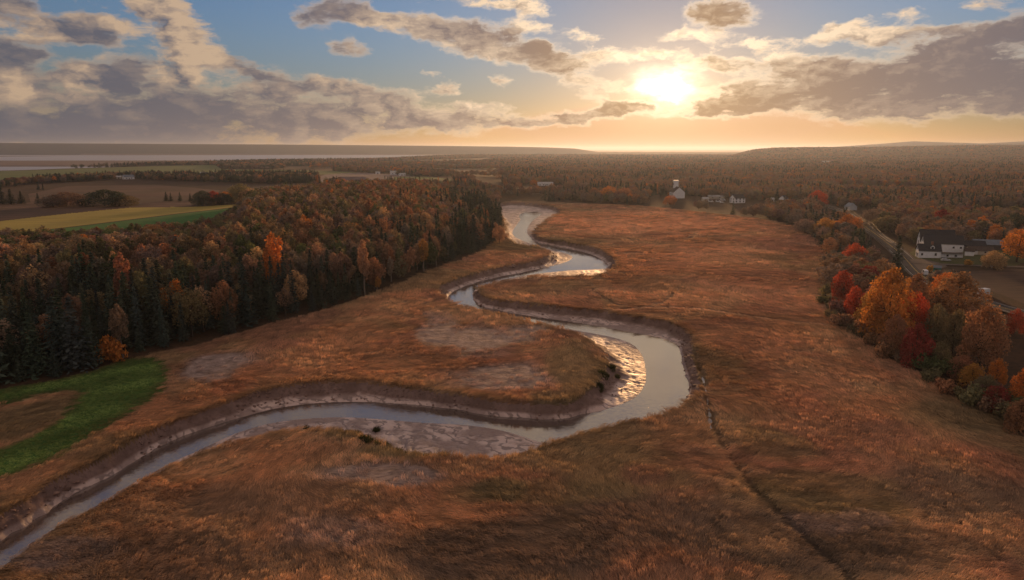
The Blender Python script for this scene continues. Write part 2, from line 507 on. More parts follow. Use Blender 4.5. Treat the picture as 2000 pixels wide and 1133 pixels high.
def height(X, Y):
    """Ground height with the river channel and the gullies cut in."""
    X, Y = np.asarray(X, float), np.asarray(Y, float)
    h = base_height(X, Y)
    k = in_box(CH, X, Y, 6.0)
    if k.any():
        x, y = X[k], Y[k]
        # the marsh is hummocky, and swells a little along the banks
        wob = edge_wob(x, y)
        d1 = sdist(CH, x, y) + wob
        d2 = np.maximum(sdist(WA, x, y), -30.0)
        ins = d1 < 0
        di, dw = np.maximum(-d1, 0), np.maximum(d2, 0)
        tt = di / (di + dw + 1e-6)
        slump = .45 + 1.3 * fbm(x, y, 5.0, 3, 34)
        bank = np.clip((di / (5.4 * slump)) ** .85 + (fbm(x, y, 1.5, 3, 33) - 0.5) * 0.22 * np.minimum(di, 1), 0, 1)
        bank = bank * (1.7 - .7 * bank)
        wu = x * .75 + y * .30 + 5.0 * fbm(x, y, 11.0, 2, 36)
        wv = y * .30 - x * .10 + 3.0 * fbm(x, y, 9.0, 2, 38)
        rid = 1 - np.abs(2 * fbm(wu, wv, 1.7, 2, 35) - 1) * 2.6
        big = 1 - np.abs(2 * fbm(x, y, 9.0, 3, 39) - 1) * 3.4
        ripple = (fbm(x, y, 2.2, 3, 35) - 0.5) * 0.10 - 0.22 * np.clip(rid * 1.4 - .4, 0, 1) - 0.24 * np.clip(big * 2 - 1, 0, 1) + 0.34
        z = ZW * np.maximum(0.86 * bank + 0.14 * tt, tt ** 3) + ripple * bank * (1 - tt ** 6) + (fbm(x, y, 1.9, 3, 44) - .5) * 2.3 * bank * (1 - bank) * 1.6
        z = np.where(d2 < 0, ZW - 0.04 - np.minimum(0.7, 0.22 * np.maximum(-d2, 0)), z)
        z = np.maximum(z, -.15 - 1.15 * di)
        hk = h[k] + 0.25 * np.exp(-np.maximum(d1, 0) / 3.0) + (fbm(x, y, 3.5, 3, 37) - 0.5) * 0.35
        h[k] = np.where(ins, np.minimum(z, hk), hk)
    for dp, wd, P in GULLY_W:
        k = in_box(P, X, Y, 8.0)
        if k.any():
            x, y = X[k], Y[k]
            d = dist_line(P, x, y) + (fbm(x, y, 3.0, 2, 41) - 0.5) * 0.8
            ends = np.minimum(np.hypot(x - P[0][0], y - P[0][1]), np.hypot(x - P[-1][0], y - P[-1][1]))
            h[k] = h[k] - dp * np.exp(-(d / wd) ** 2) * sstep(0, 14, ends) * (.45 + .9 * fbm(x, y, 7.0, 2, 43))
    return h


def ground(px, py):
    """Where the line of sight through a picture point meets the ground."""
    z = 0.0
    for _ in range(14):
        x, y = flat(px, py, z)
        zn = float(base_height(np.array([x]), np.array([y]))[0])
        z = 0.5 * z + 0.5 * zn
    return np.array([x, y, z])


def gpoly(pts, smooth=0):
    P = np.array([ground(*p)[:2] for p in pts])
    return chaikin(P, smooth) if smooth else P


def zat(x, y):
    return float(height(np.array([float(x)]), np.array([float(y)]))[0])


# ------------------------------------------------------------------ tags
def tag(o, label=None, cat=None, group=None, kind=None):
    if label:
        o['label'] = label
    if cat:
        o['category'] = cat
    if group:
        o['group'] = group
    if kind:
        o['kind'] = kind
    return o


def empty(name, loc=(0, 0, 0), rz=0.0, sc=(1, 1, 1)):
    o = bpy.data.objects.new(name, None)
    o.empty_display_size = 0.5
    o.location = loc
    o.rotation_euler = (0, 0, rz)
    o.scale = sc
    COL.objects.link(o)
    return o


def mesh_np(name, V, F, mat=None, smooth=True, uv=None):
    """Mesh from numpy arrays; F is an (n, k) array of one face size or a list of such arrays."""
    me = bpy.data.meshes.new(name)
    V = np.asarray(V, np.float32)
    Fs = F if isinstance(F, list) else [F]
    Fs = [np.asarray(f, np.int32) for f in Fs if len(f)]
    me.vertices.add(len(V))
    me.vertices.foreach_set('co', V.ravel())
    nl = sum(f.size for f in Fs)
    npoly = sum(len(f) for f in Fs)
    me.loops.add(nl)
    me.polygons.add(npoly)
    me.loops.foreach_set('vertex_index', np.concatenate([f.ravel() for f in Fs]))
    tot = np.concatenate([np.full(len(f), f.shape[1], np.int32) for f in Fs])
    st = np.concatenate([[0], np.cumsum(tot)[:-1]]).astype(np.int32)
    me.polygons.foreach_set('loop_start', st)
    me.polygons.foreach_set('loop_total', tot)
    me.polygons.foreach_set('use_smooth', np.full(npoly, smooth, bool))
    me.update(calc_edges=True)
    if mat:
        me.materials.append(mat)
    return me


def add_attr(me, name, data, kind='FLOAT_COLOR'):
    a = me.attributes.new(name, kind, 'POINT')
    if kind == 'FLOAT_COLOR':
        d = np.ones((len(data), 4), np.float32)
        d[:, :3] = data
        a.data.foreach_set('color', d.ravel())
    elif kind == 'FLOAT_VECTOR':
        a.data.foreach_set('vector', np.asarray(data, np.float32).ravel())
    else:
        a.data.foreach_set('value', np.asarray(data, np.int32 if kind == 'INT' else np.float32).ravel())


def link(name, me, parent=None, loc=None):
    o = bpy.data.objects.new(name, me)
    COL.objects.link(o)
    if parent is not None:
        o.parent = parent
    if loc is not None:
        o.location = loc
    return o


# ------------------------------------------------------------------ materials
def material(name):
    m = bpy.data.materials.new(name)
    m.use_nodes = True
    t = m.node_tree
    t.nodes.clear()
    g = G(t)
    out = g.node('ShaderNodeOutputMaterial')
    return m, g, out


def principled(g, out, color, rough=0.9, spec=0.3, normal=None, metallic=0.0):
    p = g.node('ShaderNodeBsdfPrincipled')
    g.put(p.inputs['Base Color'], (*color, 1.0) if isinstance(color, tuple) and len(color) == 3 else color)
    g.put(p.inputs['Roughness'], rough)
    g.put(p.inputs['Specular IOR Level'], spec)
    g.put(p.inputs['Metallic'], metallic)
    if normal is not None:
        g.put(p.inputs['Normal'], normal)
    g.t.links.new(p.outputs[0], out.inputs[0])
    return p


def bump(g, h, strength=0.5, dist=0.1):
    b = g.node('ShaderNodeBump')
    b.inputs['Strength'].default_value = strength
    b.inputs['Distance'].default_value = dist
    g.put(b.inputs['Height'], h)
    return b.outputs[0]


def pos(g):
    return g.node('ShaderNodeNewGeometry').outputs['Position']


def paint(name, color, rough=0.6, var=0.12, scale=1.5, spec=0.3):
    """Paint, boards, metal: a colour with some dirt and wear."""
    m, g, out = material(name)
    tc = g.node('ShaderNodeTexCoord').outputs['Object']
    n = g.noise(tc, scale, 6.0, 0.6)[0]
    lo = tuple(c * (1 - var * 1.8) for c in color)
    hi = tuple(min(1, c * (1 + var * 0.6)) for c in color)
    c = g.ramp(n, [(0.3, lo), (0.7, hi)])
    principled(g, out, c, rough, spec, bump(g, n, 0.15, 0.02))
    return m


def mat_ground(name, c1, c2, c3, s1=0.08, s2=1.2, bs=0.5, bd=0.3, streak=None):
    m, g, out = material(name)
    p = pos(g)
    if streak:
        p2 = g.node('ShaderNodeMapping')
        g.put(p2.inputs[0], p)
        p2.inputs['Rotation'].default_value = (0, 0, streak)
        p2.inputs['Scale'].default_value = (0.08, 1.0, 1.0)
        pv = p2.outputs[0]
    else:
        pv = p
    n1 = g.noise(p, s1, 5.0, 0.55)[0]
    n2 = g.noise(pv, s2, 6.0, 0.65)[0]
    c = g.mix(g.step(n1, 0.35, 0.65), c1, c2)
    c = g.mix(g.step(n2, 0.42, 0.70), c, c3)
    principled(g, out, c, 0.95, 0.1, bump(g, n2, bs, bd))
    return m


def mat_marsh():
    m, g, out = material('marsh_soil_and_thatch')
    p = pos(g)
    t = g.attr('tint')[0]
    w = g.noise(p, 0.12, 3.0, 0.5)[1]
    mp = g.v('ADD', p, g.v('SCALE', g.v('SUBTRACT', w, (.5, .5, .5)), 9.0))
    s = g.node('ShaderNodeMapping')
    g.put(s.inputs[0], mp)
    s.inputs['Scale'].default_value = (0.35, 1.6, 1.0)
    n = g.noise(s.outputs[0], 1.0, 7.0, 0.68)[0]
    n2 = g.noise(p, 0.35, 5.0, 0.6)[0]
    c = g.mix(1.0, t, g.ramp(n, [(0.28, (.35, .33, .33)), (0.52, (.85, .82, .80)), (0.75, (1.25, 1.2, 1.15))]), 'MULTIPLY')
    c = g.mix(1.0, c, g.ramp(n2, [(0.3, (.6, .6, .6)), (0.65, (1.1, 1.1, 1.1))]), 'MULTIPLY')
    principled(g, out, c, 0.95, 0.1, bump(g, g.m('ADD', n, n2), 0.9, 0.5))
    return m


def mat_mud():
    m, g, out = material('wet_red_mud')
    p = pos(g)
    x, y, z = g.sep(p)
    n0 = g.noise(p, 0.16, 4.0, 0.55)[0]
    n1 = g.noise(p, 1.1, 7.0, 0.66)[0]
    n2 = g.noise(p, 4.5, 5.0, 0.6)[0]
    wv = g.v('ADD', p, g.v('SCALE', g.v('SUBTRACT', g.noise(p, 0.13, 4.0, 0.55)[1], (.5, .5, .5)), 16.0))
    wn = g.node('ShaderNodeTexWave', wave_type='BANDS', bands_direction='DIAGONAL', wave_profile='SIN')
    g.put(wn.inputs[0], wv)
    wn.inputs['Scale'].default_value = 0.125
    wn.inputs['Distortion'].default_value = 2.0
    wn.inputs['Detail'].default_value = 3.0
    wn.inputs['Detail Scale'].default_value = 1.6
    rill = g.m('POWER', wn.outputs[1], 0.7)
    flatness = g.step(z, -2.0, -2.75)                # the flats, not the banks
    c = g.mix(g.step(n0, .35, .65), g.mix(flatness, (.175, .115, .102), (.34, .24, .22)), g.mix(flatness, (.26, .175, .158), (.48, .35, .325)))
    c = g.mix(g.step(n1, .45, .75), c, g.mix(flatness, (.12, .078, .068), (.28, .19, .175)))
    c = g.mix(g.m('MULTIPLY', g.step(n0, .45, .6), flatness), c, (.68, .52, .48))
    groove_shade = g.m('MULTIPLY', g.step(wn.outputs[1], .30, .08), g.step(n0, .36, .52))
    c = g.mix(g.m('MULTIPLY', g.m('MULTIPLY', groove_shade, flatness), .8), c, (.17, .115, .11))  # shade in the hollows of the rills put into the mud colour
    h = g.m('ADD', g.m('MULTIPLY', g.m('MULTIPLY', rill, flatness), 0.8), g.m('ADD', n1, g.m('MULTIPLY', n2, 0.3)))
    puddle = g.m('MULTIPLY', g.step(g.m('ADD', n0, g.m('MULTIPLY', n1, 0.35)), .60, .74), flatness)
    rough = g.m('SUBTRACT', g.m('SUBTRACT', 0.80, g.m('MULTIPLY', flatness, 0.20)), g.m('MULTIPLY', puddle, 0.08))
    b = g.node('ShaderNodeBump')
    g.put(b.inputs['Strength'], g.m('SUBTRACT', 0.50, g.m('MULTIPLY', puddle, 0.30)))
    b.inputs['Distance'].default_value = 0.30
    g.put(b.inputs['Height'], h)
    pr = principled(g, out, c, rough, g.m('ADD', g.m('MULTIPLY', flatness, .42), .08), b.outputs[0])
    pr.inputs['IOR'].default_value = 1.7
    return m


def mat_water(name, col, s, strength, dist, rough, stretch=(1, 1, 1), rot=0.0, ior=3.3):
    m, g, out = material(name)
    p = pos(g)
    mp = g.node('ShaderNodeMapping')
    g.put(mp.inputs[0], p)
    mp.inputs['Scale'].default_value = stretch
    mp.inputs['Rotation'].default_value = (0, 0, rot)
    n = g.noise(mp.outputs[0], s, 4.0, 0.6, dist=0.6)[0]
    calm = g.step(g.noise(p, 0.035, 3.0, 0.6)[0], 0.40, 0.62, 0.25, 1.0)
    b = g.node('ShaderNodeBump')
    g.put(b.inputs['Strength'], g.m('MULTIPLY', calm, strength))
    b.inputs['Distance'].default_value = dist
    g.put(b.inputs['Height'], n)
    pr = principled(g, out, col, rough, 0.5, b.outputs[0])
    pr.inputs['IOR'].default_value = ior
    return m


# ------------------------------------------------------------------ what covers the ground
LAWN = gpoly([(257, 696), (322, 699), (333, 727), (324, 764), (285, 792), (237, 819), (174, 860), (109, 903), (0, 939), (-150, 985), (-260, 960), (-200, 800), (0, 760), (150, 735)], 1)
LAWN_PATCH = gpoly([(-40, 805), (60, 778), (139, 764), (133, 790), (112, 812), (82, 836), (40, 860), (-40, 890)], 1)
YELLOW = gpoly([(-300, 470), (0, 432), (169, 413.5), (254, 405.5), (374, 404), (489, 398), (491, 400), (424, 408.5), (275, 426), (141, 442.5), (0, 459), (-300, 500)])
GREEN2 = gpoly([(-300, 501), (0, 460), (141, 443.5), (275, 427), (424, 409.5), (492, 401), (500, 430), (420, 470), (200, 490), (0, 500), (-300, 540)])
BROWN = gpoly([(-300, 415), (0, 398), (60, 396), (55, 379), (130, 364), (300, 361), (430, 372), (410, 392), (374, 392), (374, 403.5), (254, 405), (169, 413), (0, 431), (-300, 469)])
FARGREEN = gpoly([(-600, 352), (0, 334), (220, 327), (330, 323.5), (420, 322), (430, 330), (640, 334), (700, 337), (690, 341), (450, 341), (400, 345), (240, 346), (100, 353), (0, 364), (-600, 385)])
QUARRY = gpoly([(618, 347), (640, 340), (700, 337), (770, 341), (850, 347), (905, 358), (860, 366), (780, 362), (700, 366), (650, 362), (622, 356)])
FARGREEN2 = gpoly([(770, 345), (830, 345), (880, 350), (900, 362), (850, 366), (800, 360), (770, 352)])
PLOUGH = gpoly([(1818, 543), (1870, 532), (1960, 526), (2060, 524), (2250, 540), (2250, 640), (2090, 622), (2000, 592), (1930, 566), (1862, 552)])
YARD = gpoly([(1778, 492), (1790, 482), (1880, 480), (1985, 490), (2010, 508), (1990, 519), (1850, 517), (1790, 511)])
TAN = gpoly([(1870, 408), (2060, 404), (2100, 424), (1960, 428), (1900, 424)])
CLEAR = gpoly([(640, 317), (760, 315), (940, 309), (1060, 309), (900, 318), (700, 321)])
CLEAR2 = gpoly([(860, 330), (960, 332), (980, 338), (900, 341), (850, 337)])

# tinted patches of the marsh: x, y, rx, ry, colour, weight (picture points, turned into places on the ground)
C_RUST, C_TAN, C_OLIVE, C_RED, C_GREY = (.455, .280, .178), (.54, .380, .245), (.25, .210, .128), (.38, .205, .155), (.44, .345, .325)
C_NEAR_SHADE = (.205, .160, .130)  # vignette and dimmer light of the near marsh put into its colour
C_FAR_LIGHT = (.69, .43, .275)  # stronger light on the far marsh put into its colour
PATCH = [(1250, 430, 330, 26, C_FAR_LIGHT, .85), (60, 812, 120, 50, C_OLIVE, .75), (1330, 500, 240, 34, C_FAR_LIGHT, .6), (1400, 570, 230, 30, C_FAR_LIGHT, .45), (1450, 660, 140, 40, C_FAR_LIGHT, .3), (1080, 580, 90, 10, C_FAR_LIGHT, .4), (330, 1010, 260, 60, C_NEAR_SHADE, .3), (1560, 475, 150, 16, C_RED, .75), (930, 660, 130, 36, C_GREY, .97), (850, 640, 40, 40, C_GREY, .8), (440, 712, 85, 30, C_GREY, 1.0), (980, 735, 140, 30, C_GREY, .9), (90, 1085, 130, 35, C_GREY, .95),
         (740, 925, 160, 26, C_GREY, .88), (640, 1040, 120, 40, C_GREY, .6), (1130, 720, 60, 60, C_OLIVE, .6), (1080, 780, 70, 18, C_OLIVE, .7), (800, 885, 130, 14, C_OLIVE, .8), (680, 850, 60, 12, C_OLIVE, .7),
         (980, 955, 60, 30, C_OLIVE, .8), (1150, 900, 160, 40, C_OLIVE, .4), (900, 1080, 330, 70, C_NEAR_SHADE, .85), (1200, 1010, 260, 60, C_NEAR_SHADE, .75), (1600, 1060, 360, 80, C_NEAR_SHADE, .85), (1850, 950, 180, 60, C_NEAR_SHADE, .75), (300, 1090, 330, 60, C_NEAR_SHADE, .65), (560, 980, 260, 50, C_NEAR_SHADE, .5), (1050, 960, 200, 30, C_OLIVE, .6), (1600, 960, 170, 50, C_OLIVE, .6), (1500, 870, 90, 40, C_OLIVE, .5), (1900, 820, 130, 40, C_OLIVE, .45),
         (1620, 740, 120, 40, C_TAN, .35), (760, 700, 130, 40, C_RUST, .6), (640, 740, 220, 30, C_RUST, .6), (900, 610, 60, 22, C_TAN, .5), (1060, 565, 100, 18, C_OLIVE, .35), (1290, 555, 90, 18, C_OLIVE, .3),
         (1400, 820, 60, 60, C_TAN, .45), (1490, 700, 60, 12, C_RUST, .9), (1690, 885, 40, 8, C_RUST, .8), (560, 880, 130, 20, C_RUST, .6), (240, 870, 100, 40, C_OLIVE, .5), (1000, 478, 120, 16, C_OLIVE, .4),
         (1600, 1020, 90, 25, C_GREY, .45), (1680, 1010, 60, 20, C_GREY, .5), (1250, 930, 60, 20, C_RED, .5), (1480, 1060, 90, 40, C_TAN, .4), (1430, 970, 40, 40, C_TAN, .5), (1700, 620, 60, 60, C_OLIVE, .4)]
PATCH_W = []
for (x, y, rx, ry, c, w) in PATCH:
    a, b, c2, d = flat(x, y), flat(x + rx, y), flat(x, y - ry), flat(x, y + ry)
    PATCH_W.append((a, abs(b[0] - a[0]), abs(c2[1] - d[1]) / 2, np.array(c), w))


def marsh_tint(X, Y):
    n1 = fbm(X, Y, 60, 4, 51)
    n2 = fbm(X, Y, 14, 4, 55)
    n3 = fbm(X, Y, 26, 4, 59)
    A = np.array
    k = lambda v: v[..., None]
    c = A(C_RUST) * np.ones(X.shape + (3,))
    c = c + (A(C_TAN) - c) * k(sstep(.46, .66, n2) * .75)
    c = c + (A(C_OLIVE) - c) * k(sstep(.50, .64, n1) * .55)
    c = c + (A(C_RED) - c) * k(sstep(.52, .66, n3) * .55)
    wx, wy = (fbm(X, Y, 18, 3, 61) - .5) * 1.0, (fbm(X, Y, 18, 3, 63) - .5) * 1.0
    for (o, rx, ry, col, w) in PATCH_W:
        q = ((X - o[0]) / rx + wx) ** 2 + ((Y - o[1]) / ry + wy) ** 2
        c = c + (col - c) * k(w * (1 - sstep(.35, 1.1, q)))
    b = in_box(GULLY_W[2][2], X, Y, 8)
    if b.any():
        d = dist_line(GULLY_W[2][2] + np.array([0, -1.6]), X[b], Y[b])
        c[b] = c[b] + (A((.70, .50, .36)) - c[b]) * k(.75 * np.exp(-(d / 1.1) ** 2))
    return c


# ------------------------------------------------------------------ the ground, one grid cut into the kinds of land it shows
def build_ground():
    az_f = np.radians(np.arange(-46, 46.001, 0.1))
    az_c = np.radians(np.concatenate([np.arange(-180, -46, 4.0), ]))
    az = np.concatenate([az_c, az_f, np.radians(np.arange(50, 180, 4.0))])
    v = np.concatenate([np.arange(1000, 560, -3.2), np.arange(560, 205, -1.5), np.arange(205, 80, -1.3), np.arange(80, 13, -1.0), np.arange(13, 5, -0.22), np.arange(5, 0.8, -0.4)])
    rr = np.concatenate([[4, 15, 30, 45, 52, 57], CAMZ * FPX / v])
    A, Rr = np.meshgrid(az, rr)
    # straight rows across the view instead of arcs, so that far bands stay level
    ca = np.cos(A)
    X, Y = Rr * np.sin(A), Rr * ca
    fac = np.where(np.abs(A) < R(50), 1 / np.maximum(ca, .64), 1 / .64)
    X, Y = X * fac, Y * fac
    nr, nc = X.shape
    Xf, Yf = X.ravel(), Y.ravel()
    Z = height(Xf, Yf)
    V = np.stack([Xf, Yf, Z], 1)
    i = np.arange(nr - 1)[:, None] * nc
    j = np.arange(nc)
    j2 = (j + 1) % nc
    F = np.stack([i + j, i + j2, i + nc + j2, i + nc + j], -1).reshape(-1, 4)
    c0 = len(V)
    V = np.vstack([V, [[0, 0, 0]]])
    cx, cyy = V[F, 0].mean(1), V[F, 1].mean(1)
    far = np.hypot(cx, cyy)
    jx = cx + (fbm(cx, cyy, 6, 4, 71) - .5) * np.clip(far / 90, 1.2, 5)
    jy = cyy + (fbm(cx, cyy, 6, 4, 73) - .5) * np.clip(far / 90, 1.2, 5)
    cls = np.zeros(len(F), np.int8)           # 0 rough woodland floor
    names = ['woodland_floor', 'salt_marsh', 'river_mud', 'lawn', 'hay_field', 'green_field', 'brown_field', 'coastal_pasture', 'quarry_ground', 'ploughed_field', 'yard_grass', 'tan_field', 'tidal_flat', 'hills', 'open_ground']

    def put(P, k):
        b = in_box(P, jx, jy, 5)
        ux, uy = (jx, jy) if k in (0, 1, 3, 10, 11, 14) else (cx, cyy)
        cls[b] = np.where(inside(P, ux[b], uy[b]), k, cls[b])
    put(MARSH_W, 1)
    put(LAWN, 3)
    put(LAWN_PATCH, 1)
    base_cls = cls.copy()
    for P, k in ((FARGREEN, 7), (BROWN, 6), (YELLOW, 4), (GREEN2, 5), (QUARRY, 8), (PLOUGH, 9), (YARD, 10), (TAN, 11), (FARGREEN2, 7), (CLEAR, 14), (CLEAR2, 14)):
        put(P, k)
    sea = inside(SEA_W, cx, cyy)
    cls[sea] = 12
    cls[((V[F, 2].mean(1) > 5.0) & (far > 4200))] = 13
    zf = V[F, 2].mean(1)
    # the straight edges of the fields are cut through the cells they cross
    extra = {}
    newv = []
    for P, k in ((FARGREEN, 7), (BROWN, 6), (YELLOW, 4), (GREEN2, 5)):
        near_ = np.nonzero(in_box(P, cx, cyy, 10) & (cls >= 0))[0]
        vs = np.unique(F[near_])
        sd = np.full(len(V), 9e9)
        sd[vs] = sdist(P, V[vs, 0], V[vs, 1])
        q = sd[F[near_]]
        mixed = near_[(q.min(1) < 0) & (q.max(1) > 0)]
        for fi in mixed:
            f = F[fi]
            o = cls[fi] if cls[fi] != k else base_cls[fi]
            a_, b_ = [], []
            for n_ in range(4):
                i0, i1 = f[n_], f[(n_ + 1) % 4]
                (a_ if sd[i0] < 0 else b_).append(i0)
                if (sd[i0] < 0) != (sd[i1] < 0):
                    t_ = sd[i0] / (sd[i0] - sd[i1])
                    newv.append(V[i0] + (V[i1] - V[i0]) * t_)
                    ni = len(V) + len(newv) - 1
                    a_.append(ni)
                    b_.append(ni)
            cls[fi] = -1
            for poly_, kk in ((a_, k), (b_, o)):
                if len(poly_) >= 3:
                    extra.setdefault((int(kk), len(poly_)), []).append(poly_)
    if newv:
        V = np.vstack([V, np.array(newv)])
    b = in_box(CH, cx, cyy, 2)
    wob = np.zeros(len(F))
    d1 = np.full(len(F), 9.0)
    d1[b] = sdist(CH, cx[b], cyy[b]) + edge_wob(cx[b], cyy[b])
    cls[d1 < -0.35] = 2
    mats = {
        0: mat_ground('forest_litter', (.060, .038, .024), (.085, .048, .028), (.035, .026, .018), 0.05, 0.7),
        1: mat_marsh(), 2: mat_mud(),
        3: mat_ground('mown_grass', (.050, .135, .034), (.085, .185, .048), (.040, .090, .026), 0.06, 1.1, .6, .25, streak=0.75),
        4: mat_ground('hay_stubble', (.42, .33, .085), (.35, .285, .08), (.28, .23, .07), 0.02, 0.25, .2, .1, streak=-0.2),
        5: mat_ground('green_crop', (.075, .19, .05), (.06, .155, .042), (.05, .12, .036), 0.02, 0.4, .2, .1, streak=-0.2),
        6: mat_ground('brown_soil', (.150, .090, .070), (.100, .070, .050), (.080, .055, .042), 0.012, 0.15, .2, .2, streak=0.1),
        7: mat_ground('pasture', (.11, .16, .05), (.085, .125, .045), (.13, .135, .06), 0.006, 0.06, .2, .2),
        8: mat_ground('gravel_ground', (.20, .155, .16), (.15, .115, .115), (.25, .20, .20), 0.03, 0.2, .3, .3),
        9: mat_ground('turned_soil', (.090, .058, .045), (.115, .072, .055), (.060, .042, .034), 0.05, 0.6, .6, .4, streak=0.4),
        10: mat_ground('yard_turf', (.060, .080, .028), (.075, .085, .032), (.085, .070, .036), 0.08, 1.0),
        11: mat_ground('dry_grass_field', (.200, .125, .085), (.165, .105, .070), (.13, .085, .055), 0.03, 0.3),
        12: mat_ground('tidal_mud', (.16, .115, .11), (.13, .095, .09), (.19, .14, .13), 0.002, 0.01, .1, .2),
        13: mat_ground('hazed_woodland', (.020, .028, .038), (.026, .032, .040), (.016, .022, .030), 0.004, 0.03, .6, 8.0),  # blue of the haze put into the dark hill colour
        14: mat_ground('rough_pasture', (.150, .095, .070), (.120, .085, .055), (.10, .07, .05), 0.01, 0.08, .2, .2),
    }
    for k, nm in enumerate(names):
        f = F[cls == k]
        if not len(f):
            continue
        fl = [f] + [np.array(e_) for (kk, n_), e_ in extra.items() if kk == k]
        u, inv = np.unique(np.concatenate([q_.ravel() for q_ in fl]), return_inverse=True)
        sp_ = np.split(inv.ravel(), np.cumsum([q_.size for q_ in fl])[:-1])
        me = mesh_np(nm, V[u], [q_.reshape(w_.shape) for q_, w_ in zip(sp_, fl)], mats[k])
        if k == 1:
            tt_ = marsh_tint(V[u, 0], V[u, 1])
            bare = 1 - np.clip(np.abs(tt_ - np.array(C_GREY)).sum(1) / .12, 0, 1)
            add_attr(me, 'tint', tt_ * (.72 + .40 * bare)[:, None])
        tag(link(nm, me), kind='structure')
    # fan under the camera
    f = np.stack([np.full(nc, c0), (np.arange(nc) + 1) % nc, np.arange(nc)], 1)[:, ::-1]
    u, inv = np.unique(f, return_inverse=True)
    vv = V[u].copy()
    me = mesh_np('open_ground', vv, inv.reshape(-1, 3), mats[14])
    tag(link('open_ground', me), kind='structure')


build_ground()


def sheet(name, P, z, mat, grid=6.0):
    """Level sheet inside the outline P, as a grid of cells."""
    x0, y0 = P.min(0)
    x1, y1 = P.max(0)
    xs, ys = np.arange(x0, x1 + grid, grid), np.arange(y0, y1 + grid, grid)
    X, Y = np.meshgrid(xs, ys)
    V = np.stack([X.ravel(), Y.ravel(), np.full(X.size, z)], 1)
    nc = len(xs)
    i = np.arange(len(ys) - 1)[:, None] * nc
    j = np.arange(nc - 1)
    F = np.stack([i + j, i + j + 1, i + nc + j + 1, i + nc + j], -1).reshape(-1, 4)
    c = V[F].mean(1)
    d = sdist(P, c[:, 0], c[:, 1])
    F = F[d < -0.2 + 0 * d]
    u, inv = np.unique(F, return_inverse=True)
    return link(name, mesh_np(name, V[u], inv.reshape(-1, 4), mat))


RIVER = mat_water('river_water', (.115, .090, .085), 0.8, .50, .12, .06, (1, 1, 1))
tag(sheet('river', CH, ZW, RIVER, 1.6), kind='structure')
SEAM = mat_water('bay_water', (.34, .34, .38), .08, .6, 2.0, .36, (1, 1, 1), 0.0, 1.33)
sx = np.array([(-68000, 900), (-2200, 900), (0, 1900), (700, 3000), (2500, 5000), (9000, 16000), (14000, 68000), (-68000, 68000)], float)
me = mesh_np('bay', np.column_stack([sx, np.full(len(sx), ZW)]), np.arange(len(sx))[None, :], SEAM)
tag(link('bay', me), kind='structure')
# the trickle in the ditch by the river bend
TR = chaikin(np.array([flat(*p, -.9) for p in [(1374, 736), (1381, 757), (1386, 785), (1391, 800), (1387, 815), (1386, 832)]]), 3, False)
TR = np.array([min((g_ for g_ in GULLY_W[0][2]), key=lambda g_: np.hypot(*(g_ - t_))) * .8 + t_ * .2 for t_ in TR])
w_ = .28 + .22 * np.sin(np.arange(len(TR)) * .9) ** 2
nrm = np.gradient(TR, axis=0)
nrm = np.stack([-nrm[:, 1], nrm[:, 0]], 1) / (np.linalg.norm(nrm, axis=1)[:, None] + 1e-9)
tv = np.vstack([TR + nrm * w_[:, None], TR - nrm * w_[:, None]])
n_ = len(TR)
tz_ = np.convolve(np.pad(height(TR[:, 0], TR[:, 1]), 2, mode='edge'), np.ones(5) / 5, 'valid') + .12
me = mesh_np('ditch_water', np.column_stack([tv, np.concatenate([tz_, tz_])]), np.array([[q, q + 1, n_ + q + 1, n_ + q] for q in range(n_ - 1)]), RIVER)
tag(link('ditch_water', me), kind='structure')

# ------------------------------------------------------------------ haze
def build_haze():
    m, g, out = material('evening_haze')
    pv = g.node('ShaderNodeVolumePrincipled')
    pv.inputs['Color'].default_value = (.54, .65, .88, 1)
    pv.inputs['Density'].default_value = HAZE
    pv.inputs['Anisotropy'].default_value = .56
    g.t.links.new(pv.outputs[0], out.inputs['Volume'])
    bm = bmesh.new()
    bmesh.ops.create_cube(bm, size=1.0)
    me = bpy.data.meshes.new('haze')
    for v in bm.verts:
        v.co = Vector((v.co.x * 150000, v.co.y * 150000, -8.0 if v.co.z < 0 else 190.0))
    bm.to_mesh(me)
    bm.free()
    me.materials.append(m)
    o = link('haze', me)
    tag(o, kind='stuff')
    o.visible_shadow = True


HAZE = 0.00005
build_haze()


# ------------------------------------------------------------------ trees
def mat_leaves(name, from_instancer=False, vary=.5, transl=.42):
    m, g, out = material(name)
    if from_instancer:
        tint = g.attr('tint', 'INSTANCER')[0]
    else:
        tint = g.node('ShaderNodeObjectInfo').outputs['Color']
    sh = g.attr('shade')[2]
    c = g.mix(1.0, tint, g.ramp(sh, [(0, (1 - vary, 1 - vary, 1 - vary)), (.55, (1, 1, 1)), (1, (1 + vary, 1 + vary * .75, 1 + vary * .5))]), 'MULTIPLY')
    d = g.node('ShaderNodeBsdfDiffuse')
    g.put(d.inputs[0], c)
    t = g.node('ShaderNodeBsdfTranslucent')
    g.put(t.inputs[0], g.mix(1.0, c, (1.12, 1.0, .86), 'MULTIPLY'))
    mx = g.node('ShaderNodeMixShader')
    mx.inputs[0].default_value = transl
    g.t.links.new(d.outputs[0], mx.inputs[1])
    g.t.links.new(t.outputs[0], mx.inputs[2])
    g.t.links.new(mx.outputs[0], out.inputs[0])
    return m


def mat_bark(name, c1, c2):
    m, g, out = material(name)
    tc = g.node('ShaderNodeTexCoord').outputs['Object']
    n = g.noise(tc, 3.0, 5.0, .6)[0]
    principled(g, out, g.ramp(n, [(.3, c1), (.7, c2)]), .9, .1)
    return m


